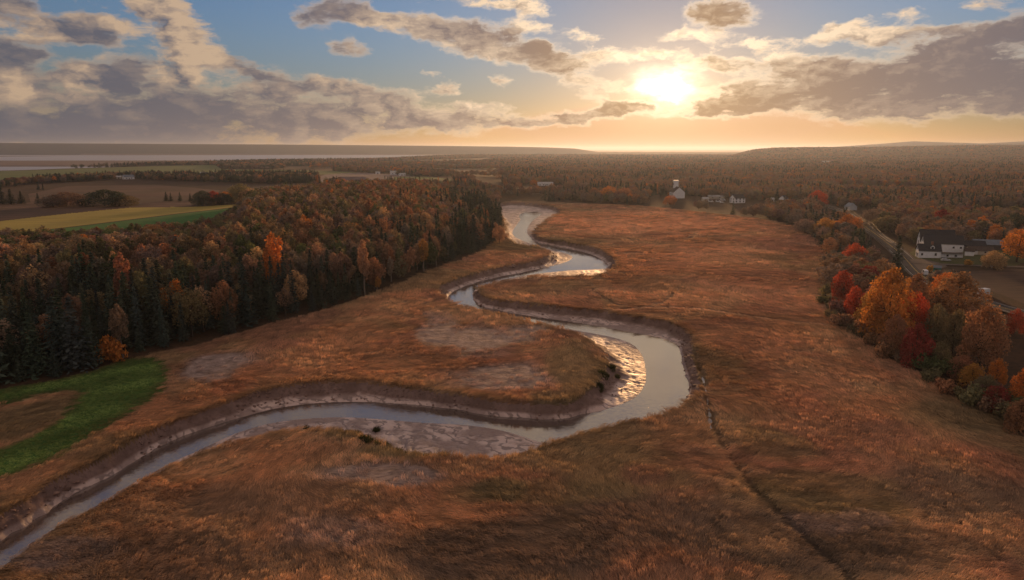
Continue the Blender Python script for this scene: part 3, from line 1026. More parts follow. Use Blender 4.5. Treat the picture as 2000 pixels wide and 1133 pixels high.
M_LEAF = mat_leaves('tree_leaves')
M_LEAF_I = mat_leaves('woodland_leaves', True, .32, .30)
M_NEEDLE = mat_leaves('conifer_needles', vary=.4, transl=.15)
M_BARK = mat_bark('dark_bark', (.045, .035, .028), (.10, .08, .065))
M_PALE = mat_bark('pale_bark', (.15, .125, .105), (.26, .225, .195))
M_GREY = mat_bark('grey_dead_wood', (.075, .065, .058), (.125, .105, .095))


def cards(C, N, size, r, asp=1.0, jitter=.5):
    """Leaf-sized quads at C that face roughly N."""
    n = len(C)
    N = N + r.normal(0, jitter, (n, 3))
    N /= np.linalg.norm(N, axis=1)[:, None] + 1e-9
    T = np.cross(N, r.normal(0, 1, (n, 3)))
    T /= np.linalg.norm(T, axis=1)[:, None] + 1e-9
    B = np.cross(N, T)
    s = (size * r.uniform(.6, 1.3, n))[:, None]
    k = r.uniform(.05, .3, n)[:, None] * s
    V = np.stack([C - T * s * asp, C - B * s * .62 - N * k, C + T * s * asp, C + B * s * .62 - N * k], 1).reshape(-1, 3)
    F = np.arange(4 * n).reshape(-1, 4)
    sh = np.repeat(r.uniform(0, 1, n), 4)
    return V, F, sh


def tube(pts, rad, sides=6):
    pts = np.asarray(pts, float)
    n = len(pts)
    d = np.gradient(pts, axis=0)
    d /= np.linalg.norm(d, axis=1)[:, None] + 1e-9
    up = np.array([0.3, .2, 1.0]) if abs(d[0][2]) < .9 else np.array([1.0, .1, 0])
    a = np.cross(d, up)
    a /= np.linalg.norm(a, axis=1)[:, None] + 1e-9
    b = np.cross(d, a)
    t = np.linspace(0, 2 * np.pi, sides, endpoint=False)
    V = (pts[:, None, :] + np.asarray(rad)[:, None, None] * (np.cos(t)[None, :, None] * a[:, None, :] + np.sin(t)[None, :, None] * b[:, None, :])).reshape(-1, 3)
    i = np.arange(n - 1)[:, None] * sides
    j = np.arange(sides)
    j2 = (j + 1) % sides
    F = np.stack([i + j, i + j2, i + sides + j2, i + sides + j], -1).reshape(-1, 4)
    return V, F


def join(parts):
    V, F, o = [], [], 0
    for v, f in parts:
        V.append(v)
        F.append(f + o)
        o += len(v)
    return np.vstack(V), np.vstack(F)


def leaf_mesh(name, V, F, sh, mat):
    me = mesh_np(name, V, F, mat, smooth=False)
    add_attr(me, 'shade', sh, 'FLOAT')
    return me


def broadleaf(seed, H=15.0, W=9.0, low=.22, n=2300, leaf=.36, sparse=0.0, pale=False, nb=17, skirt=False):
    """A broad autumn tree of unit shape: returns crown mesh and trunk mesh, H high and W wide."""
    r = np.random.default_rng(seed)
    zc, hz = H * (.5 + low / 2), H * (1 - low) / 2
    blobs = []
    for i in range(nb):
        th = i * 2.4 + r.uniform(-.4, .4)
        f = (i + .5) / nb
        z = -0.85 + 1.75 * f
        rad = math.sqrt(max(0.05, 1 - abs(z) ** 2.2)) * (r.uniform(.35, .8) if i < nb - 2 else .15)
        if skirt and z < .1:
            rad = max(rad, r.uniform(.45, .85))
        br = r.uniform(.26, .40) * (1.0 - .35 * max(0, z))
        blobs.append((np.array([rad * math.cos(th) * W / 2, rad * math.sin(th) * W / 2, zc + z * hz * (.94 if skirt else .80)]), br * W / 2 * 1.1, br * hz * 1.0))
    wt = np.array([b[1] ** 2 for b in blobs])
    wt /= wt.sum()
    pick = r.choice(len(blobs), n, p=wt)
    D = r.normal(0, 1, (n, 3))
    D[:, 2] += .25
    D /= np.linalg.norm(D, axis=1)[:, None]
    rr = r.uniform(.55, 1.08, n) ** .6
    Bc = np.array([b[0] for b in blobs])[pick]
    Br = np.array([(b[1], b[1], b[2]) for b in blobs])[pick]
    lump = 1 + .22 * np.sin(D[:, 0] * 5 + pick) * np.cos(D[:, 1] * 6 + pick * 2)
    C = Bc + D * Br * (rr * lump)[:, None]
    keep = r.uniform(0, 1, n) > sparse
    C, D = C[keep], D[keep]
    C[:, 2] = np.clip(C[:, 2], H * low * .6, H * 1.02)
    V, F, sh = cards(C, D, leaf, r, 1.0, .6)
    # light and dark clumps: leaves of one bough are alike
    boughs = r.uniform(-.25, .25, len(blobs))
    sh = np.clip(sh * .6 + .2 + np.repeat(boughs[pick[keep]], 4), 0, 1)
    crown = leaf_mesh('crown', V, F, sh, M_LEAF)
    parts = []
    lean = r.normal(0, .03, 2)
    tz = np.linspace(0, H * .82, 7)
    tp = np.stack([lean[0] * tz + r.normal(0, .08, 7), lean[1] * tz + r.normal(0, .08, 7), tz], 1)
    r0 = H * .016
    parts.append(tube(tp, np.linspace(r0 * 1.3, r0 * .25, 7), 7))
    for b in blobs[::2] if not sparse else blobs:
        s = r.uniform(.25, .6)
        p0 = np.array([np.interp(s * H * .8, tz, tp[:, 0]), np.interp(s * H * .8, tz, tp[:, 1]), s * H * .8])
        p1 = b[0]
        mid = (p0 + p1) / 2 + np.array([0, 0, -.05 * H * .3])
        parts.append(tube([p0, mid, p1], [r0 * .5, r0 * .33, r0 * .12], 5))
    V, F = join(parts)
    trunk = mesh_np('trunk', V, F, M_PALE if pale else M_BARK)
    return crown, trunk


def conifer(seed, H=17.0, W=6.0, n_lvl=30, ragged=.25):
    r = np.random.default_rng(seed)
    Cs, Ns = [], []
    for k in range(n_lvl):
        f = k / (n_lvl - 1)
        z = H * (.07 + .90 * f)
        L = (W / 2) * ((1 - f) ** .78) * r.uniform(1 - ragged, 1.0) + .15
        nb = max(4, int(8 - 3 * f))
        a0 = r.uniform(0, 6.28)
        for b in range(nb):
            a = a0 + b * 2 * math.pi / nb + r.uniform(-.25, .25)
            l = L * r.uniform(.7, 1.1)
            ns = max(2, int(l / .42))
            for q in range(ns):
                t = (q + .6) / ns
                side = r.uniform(-.28, .28) * l * (1 - t * .6)
                Cs.append((math.cos(a) * l * t - math.sin(a) * side, math.sin(a) * l * t + math.cos(a) * side, z - .30 * l * t ** 1.6 + r.uniform(-.12, .12)))
                Ns.append((math.cos(a) * .45, math.sin(a) * .45, 1.0))
    Cs.append((0, 0, H * .985))
    Ns.append((1, 0, .1))
    C, N = np.array(Cs), np.array(Ns)
    V, F, sh = cards(C, N, .40, r, 1.25, .45)
    crown = leaf_mesh('crown', V, F, sh, M_NEEDLE)
    z = np.linspace(0, H * .95, 5)
    V, F = tube(np.stack([z * 0, z * 0, z], 1), np.linspace(H * .013, .03, 5), 6)
    return crown, mesh_np('trunk', V, F, M_BARK)


def bare_tree(seed, H=13.0, mat=None, leaves=0):
    r = np.random.default_rng(seed)
    parts = []
    tz = np.linspace(0, H, 8)
    tp = np.stack([np.cumsum(r.normal(0, .10, 8)), np.cumsum(r.normal(0, .10, 8)), tz], 1)
    parts.append(tube(tp, np.linspace(H * .013, .03, 8), 6))
    tips = []
    for k in range(16):
        s = r.uniform(.35, .95)
        p0 = np.array([np.interp(s * H, tz, tp[:, 0]), np.interp(s * H, tz, tp[:, 1]), s * H])
        a = r.uniform(0, 6.28)
        L = H * .26 * (1.25 - s) + .6
        p1 = p0 + np.array([math.cos(a) * L * .55, math.sin(a) * L * .55, L * .35])
        p2 = p1 + np.array([math.cos(a + .4) * L * .4, math.sin(a + .4) * L * .4, L * .4])
        parts.append(tube([p0, p1, p2], [.085, .06, .03], 4))
        p3 = p1 + np.array([math.cos(a - .7) * L * .4, math.sin(a - .7) * L * .4, L * .25])
        parts.append(tube([p1, p3], [.05, .025], 4))
        tips += [p1, p2, p3]
    V, F = join(parts)
    trunk = mesh_np('trunk', V, F, mat or M_GREY)
    crown = None
    if leaves:
        t = np.array(tips)[r.integers(0, len(tips), leaves)] + r.normal(0, .5, (leaves, 3))
        V, F, sh = cards(t, r.normal(0, 1, (leaves, 3)), .30, r)
        crown = leaf_mesh('crown', V, F, sh, M_LEAF)
    return crown, trunk


def shrub_mesh(seed, H=3.0, W=4.5, n=700, leaf=.26):
    r = np.random.default_rng(seed)
    C, N = [], []
    nb = 9
    for i in range(nb):
        a = r.uniform(0, 6.28)
        q = math.sqrt(r.uniform(0, 1)) * W * .36
        bz = H * r.uniform(.35, .62)
        br = W * r.uniform(.16, .26)
        m = n // nb
        D = r.normal(0, 1, (m, 3))
        D /= np.linalg.norm(D, axis=1)[:, None]
        c = np.array([math.cos(a) * q, math.sin(a) * q, bz]) + D * np.array([br, br, H * .36]) * (r.uniform(.5, 1.1, m) ** .5)[:, None]
        c[:, 2] = np.clip(c[:, 2], .05, None)
        C.append(c)
        N.append(D)
    V, F, sh = cards(np.vstack(C), np.vstack(N), leaf, r)
    crown = leaf_mesh('foliage', V, F, sh, M_LEAF)
    parts = []
    for i in range(7):
        a = i * .9
        parts.append(tube([(0, 0, 0), (math.cos(a) * W * .12, math.sin(a) * W * .12, H * .35), (math.cos(a) * W * .28, math.sin(a) * W * .28, H * .75)], [.06, .045, .02], 4))
    V, F = join(parts)
    return crown, mesh_np('stems', V, F, M_BARK)


KINDS = {
    'broad': [broadleaf(100 + i, 15, w, lo, 2600, .34) for i, (w, lo) in enumerate([(10, .16), (8.6, .22), (11, .14), (7.6, .25), (9.5, .18)])],
    'maple': [broadleaf(140 + i, 13, w, lo, 4600, .30, nb=28, skirt=True) for i, (w, lo) in enumerate([(11.5, .0), (12.5, .0), (10.0, .02)])],
    'slim': [broadleaf(160 + i, 15, w, .28, 1500, .32, pale=True, nb=13) for i, w in enumerate([5.0, 5.8, 4.4])],
    'thin': [broadleaf(180 + i, 15, w, .30, 1500, .30, sparse=.45, pale=(i != 1), nb=15) for i, w in enumerate([6.5, 8.0, 7.0])],
    'spruce': [conifer(200 + i, 17, w, 30, rg) for i, (w, rg) in enumerate([(6.0, .2), (7.2, .3), (5.2, .25), (6.6, .4)])],
    'bare': [bare_tree(240 + i) for i in range(3)],
    'birch': [bare_tree(250 + i, 12.0, M_PALE, 200) for i in range(2)],
    'shrub': [shrub_mesh(260 + i) for i in range(4)],
}
KH = {'broad': (15, 9.3), 'maple': (13, 11.4), 'slim': (15, 5.1), 'thin': (15, 7.2), 'spruce': (17, 6.2), 'bare': (13, 6), 'birch': (12, 5), 'shrub': (3.0, 4.6)}
NAMES = {'broad': 'broadleaf_tree', 'maple': 'maple_tree', 'slim': 'slender_tree', 'thin': 'thinly_leaved_tree', 'spruce': 'spruce_tree', 'bare': 'bare_tree', 'birch': 'birch_tree', 'shrub': 'shrub'}
tr = random.Random(77)


def plant(kind, x, y, H, W, col, label, group=None, z=None, var=None):
    """One tree or shrub: an Empty at its foot with crown and trunk under it."""
    prot = KINDS[kind]
    crown, trunk = prot[tr.randrange(len(prot)) if var is None else var]
    h0, w0 = KH[kind]
    e = empty(NAMES[kind], (x, y, (zat(x, y) if z is None else z) - .1), tr.uniform(0, 6.28), (W / w0, W / w0, H / h0))
    tag(e, label, 'shrub' if kind == 'shrub' else 'tree', group)
    if crown:
        c = link('foliage' if kind == 'shrub' else 'crown', crown, e)
        c.color = (*col, 1)
    link('stems' if kind == 'shrub' else 'trunk', trunk, e)
    return e


COLN = {
    'rust': (0.380, 0.219, 0.135), 'brown': (0.296, 0.211, 0.156), 'olive': (0.246, 0.219, 0.132), 'orange': (.62, .265, .08), 'gold': (.50, .31, .095),
    'red': (.54, .125, .07), 'deep red': (.33, .07, .065), 'grey-brown': (0.271, 0.228, 0.199), 'dark green': (0.071, 0.095, 0.071), 'blue-green': (0.065, 0.089, 0.084),
    'green': (0.138, 0.169, 0.084), 'purple-brown': (0.246, 0.156, 0.152), 'tan': (0.473, 0.338, 0.219),
}


def vary(c, a=.18):
    k = 1 + tr.uniform(-a, a)
    return tuple(max(.005, q * k * (1 + tr.uniform(-.07, .07))) for q in c)


# ---- trees that the photograph lets one pick out: kind, x, y of the foot, y of the top, width in px, colour, label
SINGLE = [
    ('slim', 538, 592, 455, 44, 'orange', 'bright orange tree standing out above the dark left wood'),
    ('slim', 738, 571, 539, 17, 'gold', 'small golden tree at the front edge of the wood beside the marsh'),
    ('broad', 300, 478, 437, 50, 'rust', 'round rust brown tree alone against the dark green crop field'),
    ('shrub', 218, 706, 655, 60, 'orange', 'orange bush at the foot of the wood beside the green lawn'),
    ('slim', 852, 520, 462, 26, 'tan', 'light tan slender tree at the wood edge above the river bend'),
    ('slim', 828, 530, 466, 30, 'gold', 'dull gold slender tree at the wood edge left of the tan one'),
    ('slim', 712, 575, 468, 30, 'tan', 'tan slender tree in the middle of the wood front'),
    ('broad', 975, 478, 440, 28, 'tan', 'small tan tree at the tip of the wood beside the upper river'),
    ('slim', 240, 700, 590, 34, 'brown', 'brown slender tree rising from the wood front left of the lawn end'),
    ('bare', 186, 706, 618, 30, 'tan', 'pale bare tree in the dark wood above the lawn'),
    ('bare', 110, 650, 556, 60, 'tan', 'big grey dead tree with level boughs in the dark wood'),
    ('slim', 250, 640, 492, 40, 'rust', 'rust red tree showing between dark spruces of the left wood'),
    # field trees on the left
    ('broad', 205, 402, 370, 84, 'dark green', 'big dark green round tree in the hedge clump on the brown field'),
    ('broad', 130, 403, 374, 70, 'brown', 'brown broad tree in the hedge clump left of the dark green one'),
    ('broad', 104, 404, 380, 50, 'grey-brown', 'low grey brown tree at the left end of the hedge clump'),
    ('broad', 245, 402, 380, 50, 'olive', 'olive tree at the right end of the hedge clump'),
    ('spruce', 75, 398, 378, 16, 'dark green', 'small dark spruce standing alone left of the hedge clump'),
    ('spruce', 42, 398, 374, 24, 'dark green', 'dark spruce in the pair near the left edge beyond the hay strip'),
    ('spruce', 22, 399, 370, 26, 'dark green', 'dark spruce beside the pair near the left edge of the brown field'),
    ('spruce', 5, 399, 366, 26, 'dark green', 'dark spruce cut by the left edge beyond the brown field'),
    ('spruce', 325, 393, 375, 14, 'dark green', 'first small spruce of the row behind the stubble strip'),
    ('spruce', 334, 393, 377, 12, 'dark green', 'second small spruce of the row behind the stubble strip'),
    ('spruce', 352, 393, 376, 12, 'dark green', 'third small spruce of the row behind the stubble strip'),
    ('spruce', 372, 393, 378, 13, 'dark green', 'last small spruce of the row behind the stubble strip'),
    ('broad', 397, 402, 372, 40, 'dark green', 'dark tree at the corner where the stubble strip ends'),
    ('broad', 436, 399, 377, 40, 'dark green', 'dark low tree next to the far tip of the hay strip'),
    ('broad', 418, 396, 372, 26, 'deep red', 'dark red tree between the two dark ones at the hay strip tip'),
    ('broad', 440, 385, 374, 18, 'orange', 'small bright orange tree behind the hay strip tip'),
    ('broad', 450, 386, 377, 12, 'orange', 'tiny orange tree next to the other orange one at the hay strip tip'),
    ('broad', 468, 394, 358, 46, 'olive', 'olive gold tree at the hay strip tip beside the wood'),
    ('broad', 488, 395, 368, 36, 'tan', 'tan tree where the hay strip meets the wood'),
    # the hedge on the right
    ('maple', 1668, 530, 473, 46, 'red', 'tall red maple at the far end of the bright hedge by the road'),
    ('maple', 1690, 572, 516, 46, 'deep red', 'deep red maple behind the orange ones beside the road'),
    ('maple', 1645, 590, 526, 50, 'red', 'orange red maple leaning over the marsh edge'),
    ('maple', 1668, 622, 556, 40, 'red', 'red maple under the deep red one beside the marsh'),
    ('maple', 1732, 664, 520, 104, 'orange', 'largest orange maple of the hedge with a golden left side'),
    ('maple', 1700, 645, 560, 54, 'gold', 'golden maple at the left flank of the largest orange one'),
    ('maple', 1785, 610, 532, 56, 'rust', 'rust orange maple in front of the road bend'),
    ('maple', 1866, 640, 528, 110, 'rust', 'wide bronze maple beside the ploughed field'),
    ('maple', 1845, 600, 530, 60, 'orange', 'orange topped maple at the crown of the hedge'),
    ('maple', 1783, 664, 566, 56, 'red', 'red maple in the middle of the hedge face'),
    ('maple', 1824, 672, 590, 50, 'olive', 'olive brown maple in the middle of the hedge face'),
    ('maple', 1745, 694, 610, 50, 'rust', 'rusty maple low in the hedge above the marsh'),
    ('maple', 1786, 716, 628, 62, 'deep red', 'dark crimson tree low in the hedge above the marsh'),
    ('maple', 1912, 716, 588, 88, 'rust', 'large maple with orange top and olive skirt at the right end of the hedge'),
    ('maple', 1860, 690, 600, 50, 'olive', 'olive maple between the bronze one and the right end maple'),
    ('maple', 1981, 652, 600, 30, 'red', 'small orange red maple alone beside the road at the right edge'),
    ('maple', 1944, 758, 696, 34, 'orange', 'small orange maple low beside the crimson bush'),
    ('maple', 1897, 756, 706, 44, 'gold', 'yellow green young maple at the hedge foot'),
    ('maple', 1946, 808, 750, 50, 'deep red', 'crimson bush shaped maple at the hedge foot near the right edge'),
    ('maple', 2000, 800, 706, 60, 'orange', 'orange and green maple cut by the right edge'),
    ('maple', 1990, 845, 775, 60, 'rust', 'dull rust maple low at the right edge'),
    ('maple', 1706, 612, 552, 44, 'rust', 'rust maple filling the gap between the red maples and the largest orange one'),
    ('maple', 1758, 640, 575, 44, 'orange', 'orange maple tucked right of the largest orange one'),
    ('maple', 1890, 664, 596, 46, 'rust', 'rust maple behind the right end maple'),
    ('maple', 1835, 722, 664, 46, 'olive', 'olive young maple low in the hedge right of the crimson tree'),
    ('maple', 1872, 742, 690, 40, 'rust', 'rust young maple low in the hedge left of the yellow green one'),
    ('maple', 1922, 778, 728, 40, 'olive', 'olive young maple at the hedge foot left of the crimson bush'),
    ('spruce', 1750, 536, 462, 48, 'dark green', 'dark lone spruce standing at the roadside'),
    ('broad', 1985, 512, 446, 56, 'orange', 'orange tree at the right edge behind the farm yard'),
    ('broad', 1940, 526, 488, 42, 'tan', 'tan thin crowned tree in the farm yard'),
    ('shrub', 1892, 519, 506, 20, 'gold', 'yellow bush on the yard grass beside the lane'),
    ('shrub', 1815, 533, 517, 14, 'gold', 'small yellow bush beside the green hut'),
    ('broad', 1978, 462, 416, 70, 'dark green', 'large dark green tree behind the yard at the right edge'),
    ('broad', 1838, 448, 408, 40, 'deep red', 'dark red tree behind the farmhouse roofs'),
    ('broad', 1918, 470, 430, 36, 'olive', 'olive tree right of the blue roofed house'),
    ('maple', 1655, 462, 418, 60, 'orange', 'orange gold tree at the far marsh corner below the grey house'),
    ('maple', 1612, 464, 424, 44, 'gold', 'golden tree at the far marsh corner left of the orange one'),
    ('maple', 1500, 420, 399, 22, 'gold', 'small golden tree at the far marsh edge'),
    ('maple', 1595, 402, 371, 34, 'red', 'bright red round tree among the far houses'),
    ('broad', 1640, 494, 456, 60, 'grey-brown', 'dark grown bush tree at the far end of the hedge'),
    ('broad', 1572, 456, 427, 44, 'grey-brown', 'dark bushy tree at the far right corner of the marsh'),
    ('broad', 1700, 440, 408, 40, 'grey-brown', 'grey brown tree beside the far end of the road'),
    ('broad', 1730, 452, 420, 50, 'olive', 'olive tree right of the far end of the road'),
    ('broad', 1765, 458, 424, 50, 'grey-brown', 'grey tree between the road and the farmhouse'),
    ('maple', 1308, 400, 381, 26, 'orange', 'orange tree below the white church'),
    ('maple', 1188, 392, 363, 36, 'orange', 'orange tree at the far edge of the marsh left of the church'),
    ('maple', 1160, 390, 366, 28, 'rust', 'rust tree at the far edge of the marsh left of the orange one'),
    ('maple', 1218, 393, 366, 34, 'rust', 'rust tree at the far edge of the marsh right of the orange one'),
    ('maple', 1043, 362, 351, 16, 'orange', 'small orange tree beside the long white house across the marsh'),
]
for (k, x, yb, yt, wpx, cn, lab) in SINGLE:
    if k == 'broad' and wpx > (yb - yt):
        k = 'maple'
    p = ground(x, yb)
    fy = p[1] * CP - (p[2] - CAMZ) * SP
    plant(k, p[0], p[1], (yb - yt) * fy / FPX * (.97 if k == 'maple' else 1.04), wpx * fy / FPX * (1.03 if k == 'maple' else 1.0), vary(COLN[cn], .06), lab, z=p[2])

# ---- shrubs along the foot of the right hedge and of the wood
HEDGE = [(1606, 592), (1622, 622), (1645, 640), (1672, 655), (1700, 676), (1728, 696), (1762, 712), (1795, 724), (1822, 745), (1848, 766), (1875, 780), (1900, 792), (1935, 808), (1970, 824), (2000, 838),
         (1615, 575), (1640, 615), (1690, 655), (1715, 674), (1745, 690), (1780, 706), (1815, 722), (1850, 735), (1880, 745), (1912, 770), (1935, 780), (1830, 705), (1868, 716), (1900, 735), (1960, 800), (1985, 815)]
bush = []
for i, (x, y) in enumerate(HEDGE):
    cn = tr.choice(['brown', 'purple-brown', 'olive', 'rust', 'green'])
    bush.append((x + tr.uniform(-5, 5), y + tr.uniform(-2, 2), tr.uniform(3.2, 6.0), cn, 0 if i < 15 else 1))
bush.sort()
OR2 = ['farthest', 'second farthest', 'third farthest', 'fourth farthest', 'fifth farthest', 'sixth farthest', 'seventh farthest', 'eighth farthest', 'ninth farthest', 'tenth farthest']
tally = {}
for (x, y, h, cn, row) in bush:
    p = ground(x, y)
    k = tally[(cn, row)] = tally.get((cn, row), -1) + 1
    lab = f'{cn.replace("-", " ")} bush ' + ('at the marsh side of the bright hedge' if row == 0 else 'tucked under the bright hedge maples') + f', {OR2[min(k, 9)]}'
    plant('shrub', p[0], p[1], h, h * tr.uniform(1.2, 1.7), vary(COLN[cn]), lab, 'bushes along the bright hedge', z=p[2])

# ---- the left wood
front = np.array([flat(*p) for p in MARSH[1:22]])
WOOD = gpoly([(-420, 846), (-150, 788), (0, 757), (120, 741), (230, 708), (290, 688), (380, 672), (460, 649), (560, 622), (640, 602), (740, 567), (800, 543), (850, 523), (900, 506), (940, 490), (972, 474), (982, 452), (978, 428)]) \
    .tolist() + [flat(*p, 7.0).tolist() for p in [(975, 408), (940, 398), (900, 392), (820, 390), (700, 392), (600, 396), (520, 404), (470, 424), (430, 452), (330, 472), (200, 480), (100, 484), (0, 484), (-350, 520)]]
WOOD = np.array(WOOD)
wx0, wy0 = WOOD.min(0)
wx1, wy1 = WOOD.max(0)
cand = []
sp = 5.4
for gx in np.arange(wx0, wx1, sp):
    for gy in np.arange(wy0, wy1, sp):
        x, y = gx + tr.uniform(-2.3, 2.3), gy + tr.uniform(-2.3, 2.3)
        cand.append((x, y))
cand = np.array(cand)
dW = sdist(WOOD, cand[:, 0], cand[:, 1])
keepw = (dW < -.6) & (np.abs(cand[:, 0]) < 1.05 * cand[:, 1])
cand = cand[keepw]
dF = dist_line(front, cand[:, 0], cand[:, 1])
zc = base_height(cand[:, 0], cand[:, 1])
pxs = CX + FPX * cand[:, 0] / cand[:, 1]
nz = fbm(cand[:, 0], cand[:, 1], 55, 3, 81)
singles = np.array([ground(s[1], s[2])[:2] for s in SINGLE])
wood = []
for (x, y), df, z, px, nn in zip(cand, dF, zc, pxs, nz):
    if np.min(np.hypot(singles[:, 0] - x, singles[:, 1] - y)) < 3.0:
        continue
    u = tr.random()
    con = .70 - .0085 * df + (.5 - nn) * 1.2 + (.18 if px < 250 else 0) - (.12 if px > 520 else 0)
    if px > 880:
        con += .3
    if u < con:
        kind, cn = 'spruce', tr.choice(['dark green', 'blue-green', 'dark green'])
        H = tr.uniform(11, 22) if df > 6 else tr.uniform(6, 17)
        W = H * tr.uniform(.34, .56)
    else:
        kind = tr.choice(['broad', 'broad', 'broad', 'slim', 'thin']) if df > 12 else tr.choice(['broad', 'thin', 'broad', 'slim'])
        cn = tr.choices(['rust', 'brown', 'olive', 'grey-brown', 'orange', 'tan', 'green'], [12, 26, 30, 22, 2, 12, 14])[0]
        if px > 700 and tr.random() < .25:
            cn = 'rust'
        H = tr.uniform(13, 20) if df > 8 else tr.uniform(7, 16)
        W = {'broad': H * tr.uniform(.5, .68), 'slim': H * tr.uniform(.30, .40), 'thin': H * tr.uniform(.40, .55)}[kind]
    rise = 1.0 + .25 * sstep(500, 900, px) * sstep(30, 90, df)
    near = (.55 if px < 480 and df > 95 else 1.0)          # the wood is lower towards the fields
    wood.append([x, y, z, df, px, kind, cn, H * rise * near, W * (.5 + .5 * near)])
# the hundreds that show largest stand as trees of their own
for w in wood:
    score = w[7] / math.hypot(w[0], w[1]) * (1.0 if w[3] < 22 else .62 + .38 * min(1, w[7] / 18))
    if abs(w[4] - 1000) > 1040:
        score = 0
    w.append(score)
wood.sort(key=lambda w: -w[9])
lim = {'spruce': 285, 'broad': 190, 'slim': 60, 'thin': 120}
cnt = {k: 0 for k in lim}
rest = []
ORD = ['leftmost', 'second', 'third', 'fourth', 'fifth', 'sixth', 'seventh', 'eighth', 'ninth', 'tenth', 'eleventh', 'twelfth', 'thirteenth', 'fourteenth', 'fifteenth', 'sixteenth', 'seventeenth', 'eighteenth']
NUM = ['', '', 'two', 'three', 'four', 'five', 'six', 'seven', 'eight', 'nine', 'ten', 'eleven', 'twelve', 'thirteen', 'fourteen', 'fifteen', 'sixteen', 'seventeen', 'eighteen']
SEGS = [(120, 'at the left edge'), (230, 'behind the lawn'), (340, 'above the lawn tip'), (450, 'right of the lawn'), (560, 'by the pale marsh patch'), (650, 'below the orange tree'), (740, 'left of the golden tree'), (830, 'right of the golden tree'), (900, 'above the river bend'), (3000, 'near the upper river')]
KW = {'spruce': 'spruce', 'broad': 'round tree', 'slim': 'slender tree', 'thin': 'half bare tree'}
picked = {}
for w in wood:
    x, y, z, df, px, kind, cn, H, W, sc = w
    if sc > 0 and cnt[kind] < lim[kind]:
        cnt[kind] += 1
        size = 'tall' if H > 18 else ('short' if H < 13 else 'middling')
        row = 'wood front' if df < 9 else 'second rank' if df < 22 else 'inner wood' if df < 60 else 'wood top'
        seg = next(n_ for q_, n_ in SEGS if px < q_)
        picked.setdefault(f'{size} {cn.replace("-", " ")} {KW[kind]}, {row} {seg}', []).append(w)
    else:
        rest.append((x, y, z, kind, cn, H, W))
for lab, ws in picked.items():
    ws.sort(key=lambda w: w[4])
    n_ = len(ws)
    for i, (x, y, z, df, px, kind, cn, H, W, sc) in enumerate(ws):
        if n_ == 1:
            l2 = lab
        elif n_ == 2:
            l2 = lab + (', left of two' if i == 0 else ', right of two')
        elif n_ <= 18:
            l2 = lab + (f', {ORD[i]} of {NUM[n_]}' if i < n_ - 1 else f', rightmost of {NUM[n_]}')
        else:
            l2 = lab
        plant(kind, x, y, H, W, vary(COLN[cn], .25), l2, 'trees of the left wood', z=z)
print('wood', len(wood), cnt, 'rest', len(rest))


# ---- everything too many to count: points that carry whole trees
def scatter(name, coll, P, rot, scl, idx, tint):
    me = mesh_np(name, P, [np.zeros((0, 3), np.int32)]) if False else bpy.data.meshes.new(name)
    me.vertices.add(len(P))
    me.vertices.foreach_set('co', np.asarray(P, np.float32).ravel())
    add_attr(me, 'rot', rot, 'FLOAT_VECTOR')
    add_attr(me, 'scl', scl, 'FLOAT_VECTOR')
    add_attr(me, 'idx', idx, 'INT')
    add_attr(me, 'tint', tint)
    me.update()
    ng = bpy.data.node_groups.new(name, 'GeometryNodeTree')
    ng.interface.new_socket('Geometry', in_out='INPUT', socket_type='NodeSocketGeometry')
    ng.interface.new_socket('Geometry', in_out='OUTPUT', socket_type='NodeSocketGeometry')
    N = ng.nodes
    gi, go = N.new('NodeGroupInput'), N.new('NodeGroupOutput')
    ip = N.new('GeometryNodeInstanceOnPoints')
    ci = N.new('GeometryNodeCollectionInfo')
    ci.inputs['Collection'].default_value = coll
    ci.inputs['Separate Children'].default_value = True
    ci.inputs['Reset Children'].default_value = True
    L = ng.links
    L.new(gi.outputs[0], ip.inputs['Points'])
    L.new(ci.outputs[0], ip.inputs['Instance'])
    ip.inputs['Pick Instance'].default_value = True
    for an, ty, sk in (('idx', 'INT', 'Instance Index'), ('rot', 'FLOAT_VECTOR', 'Rotation'), ('scl', 'FLOAT_VECTOR', 'Scale')):
        na = N.new('GeometryNodeInputNamedAttribute')
        na.data_type = ty
        na.inputs[0].default_value = an
        if sk == 'Rotation':
            e2r = N.new('FunctionNodeEulerToRotation')
            L.new(na.outputs[0], e2r.inputs[0])
            L.new(e2r.outputs[0], ip.inputs[sk])
        else:
            L.new(na.outputs[0], ip.inputs[sk])
    L.new(ip.outputs[0], go.inputs[0])
    o = link(name, me)
    md = o.modifiers.new('scatter', 'NODES')
    md.node_group = ng
    tag(o, kind='stuff')
    return o


def proto_coll(name, meshes):
    c = bpy.data.collections.new(name)
    for i, me in enumerate(meshes):
        o = bpy.data.objects.new(f'{name}_{i:02d}', me)
        c.objects.link(o)
    return c


def merged(crown, trunk, mat, n_keep=1.0, seed=0, grow=1.0, scale=1.0):
    """A light one-piece tree for the far woods, crown thinned and leaves grown to match."""
    nv = len(crown.vertices)
    V = np.empty(nv * 3, np.float32)
    crown.vertices.foreach_get('co', V)
    V = V.reshape(-1, 4, 3)
    sh = np.empty(nv, np.float32)
    crown.attributes['shade'].data.foreach_get('value', sh)
    sh = sh.reshape(-1, 4)
    r = np.random.default_rng(seed)
    k = r.uniform(0, 1, len(V)) < n_keep
    V, sh = V[k], sh[k]
    c = V.mean(1, keepdims=True)
    V = c + (V - c) * grow
    me = mesh_np('woodland_tree', V.reshape(-1, 3) * scale, np.arange(len(V) * 4).reshape(-1, 4), mat, smooth=False)
    add_attr(me, 'shade', sh.ravel(), 'FLOAT')
    return me


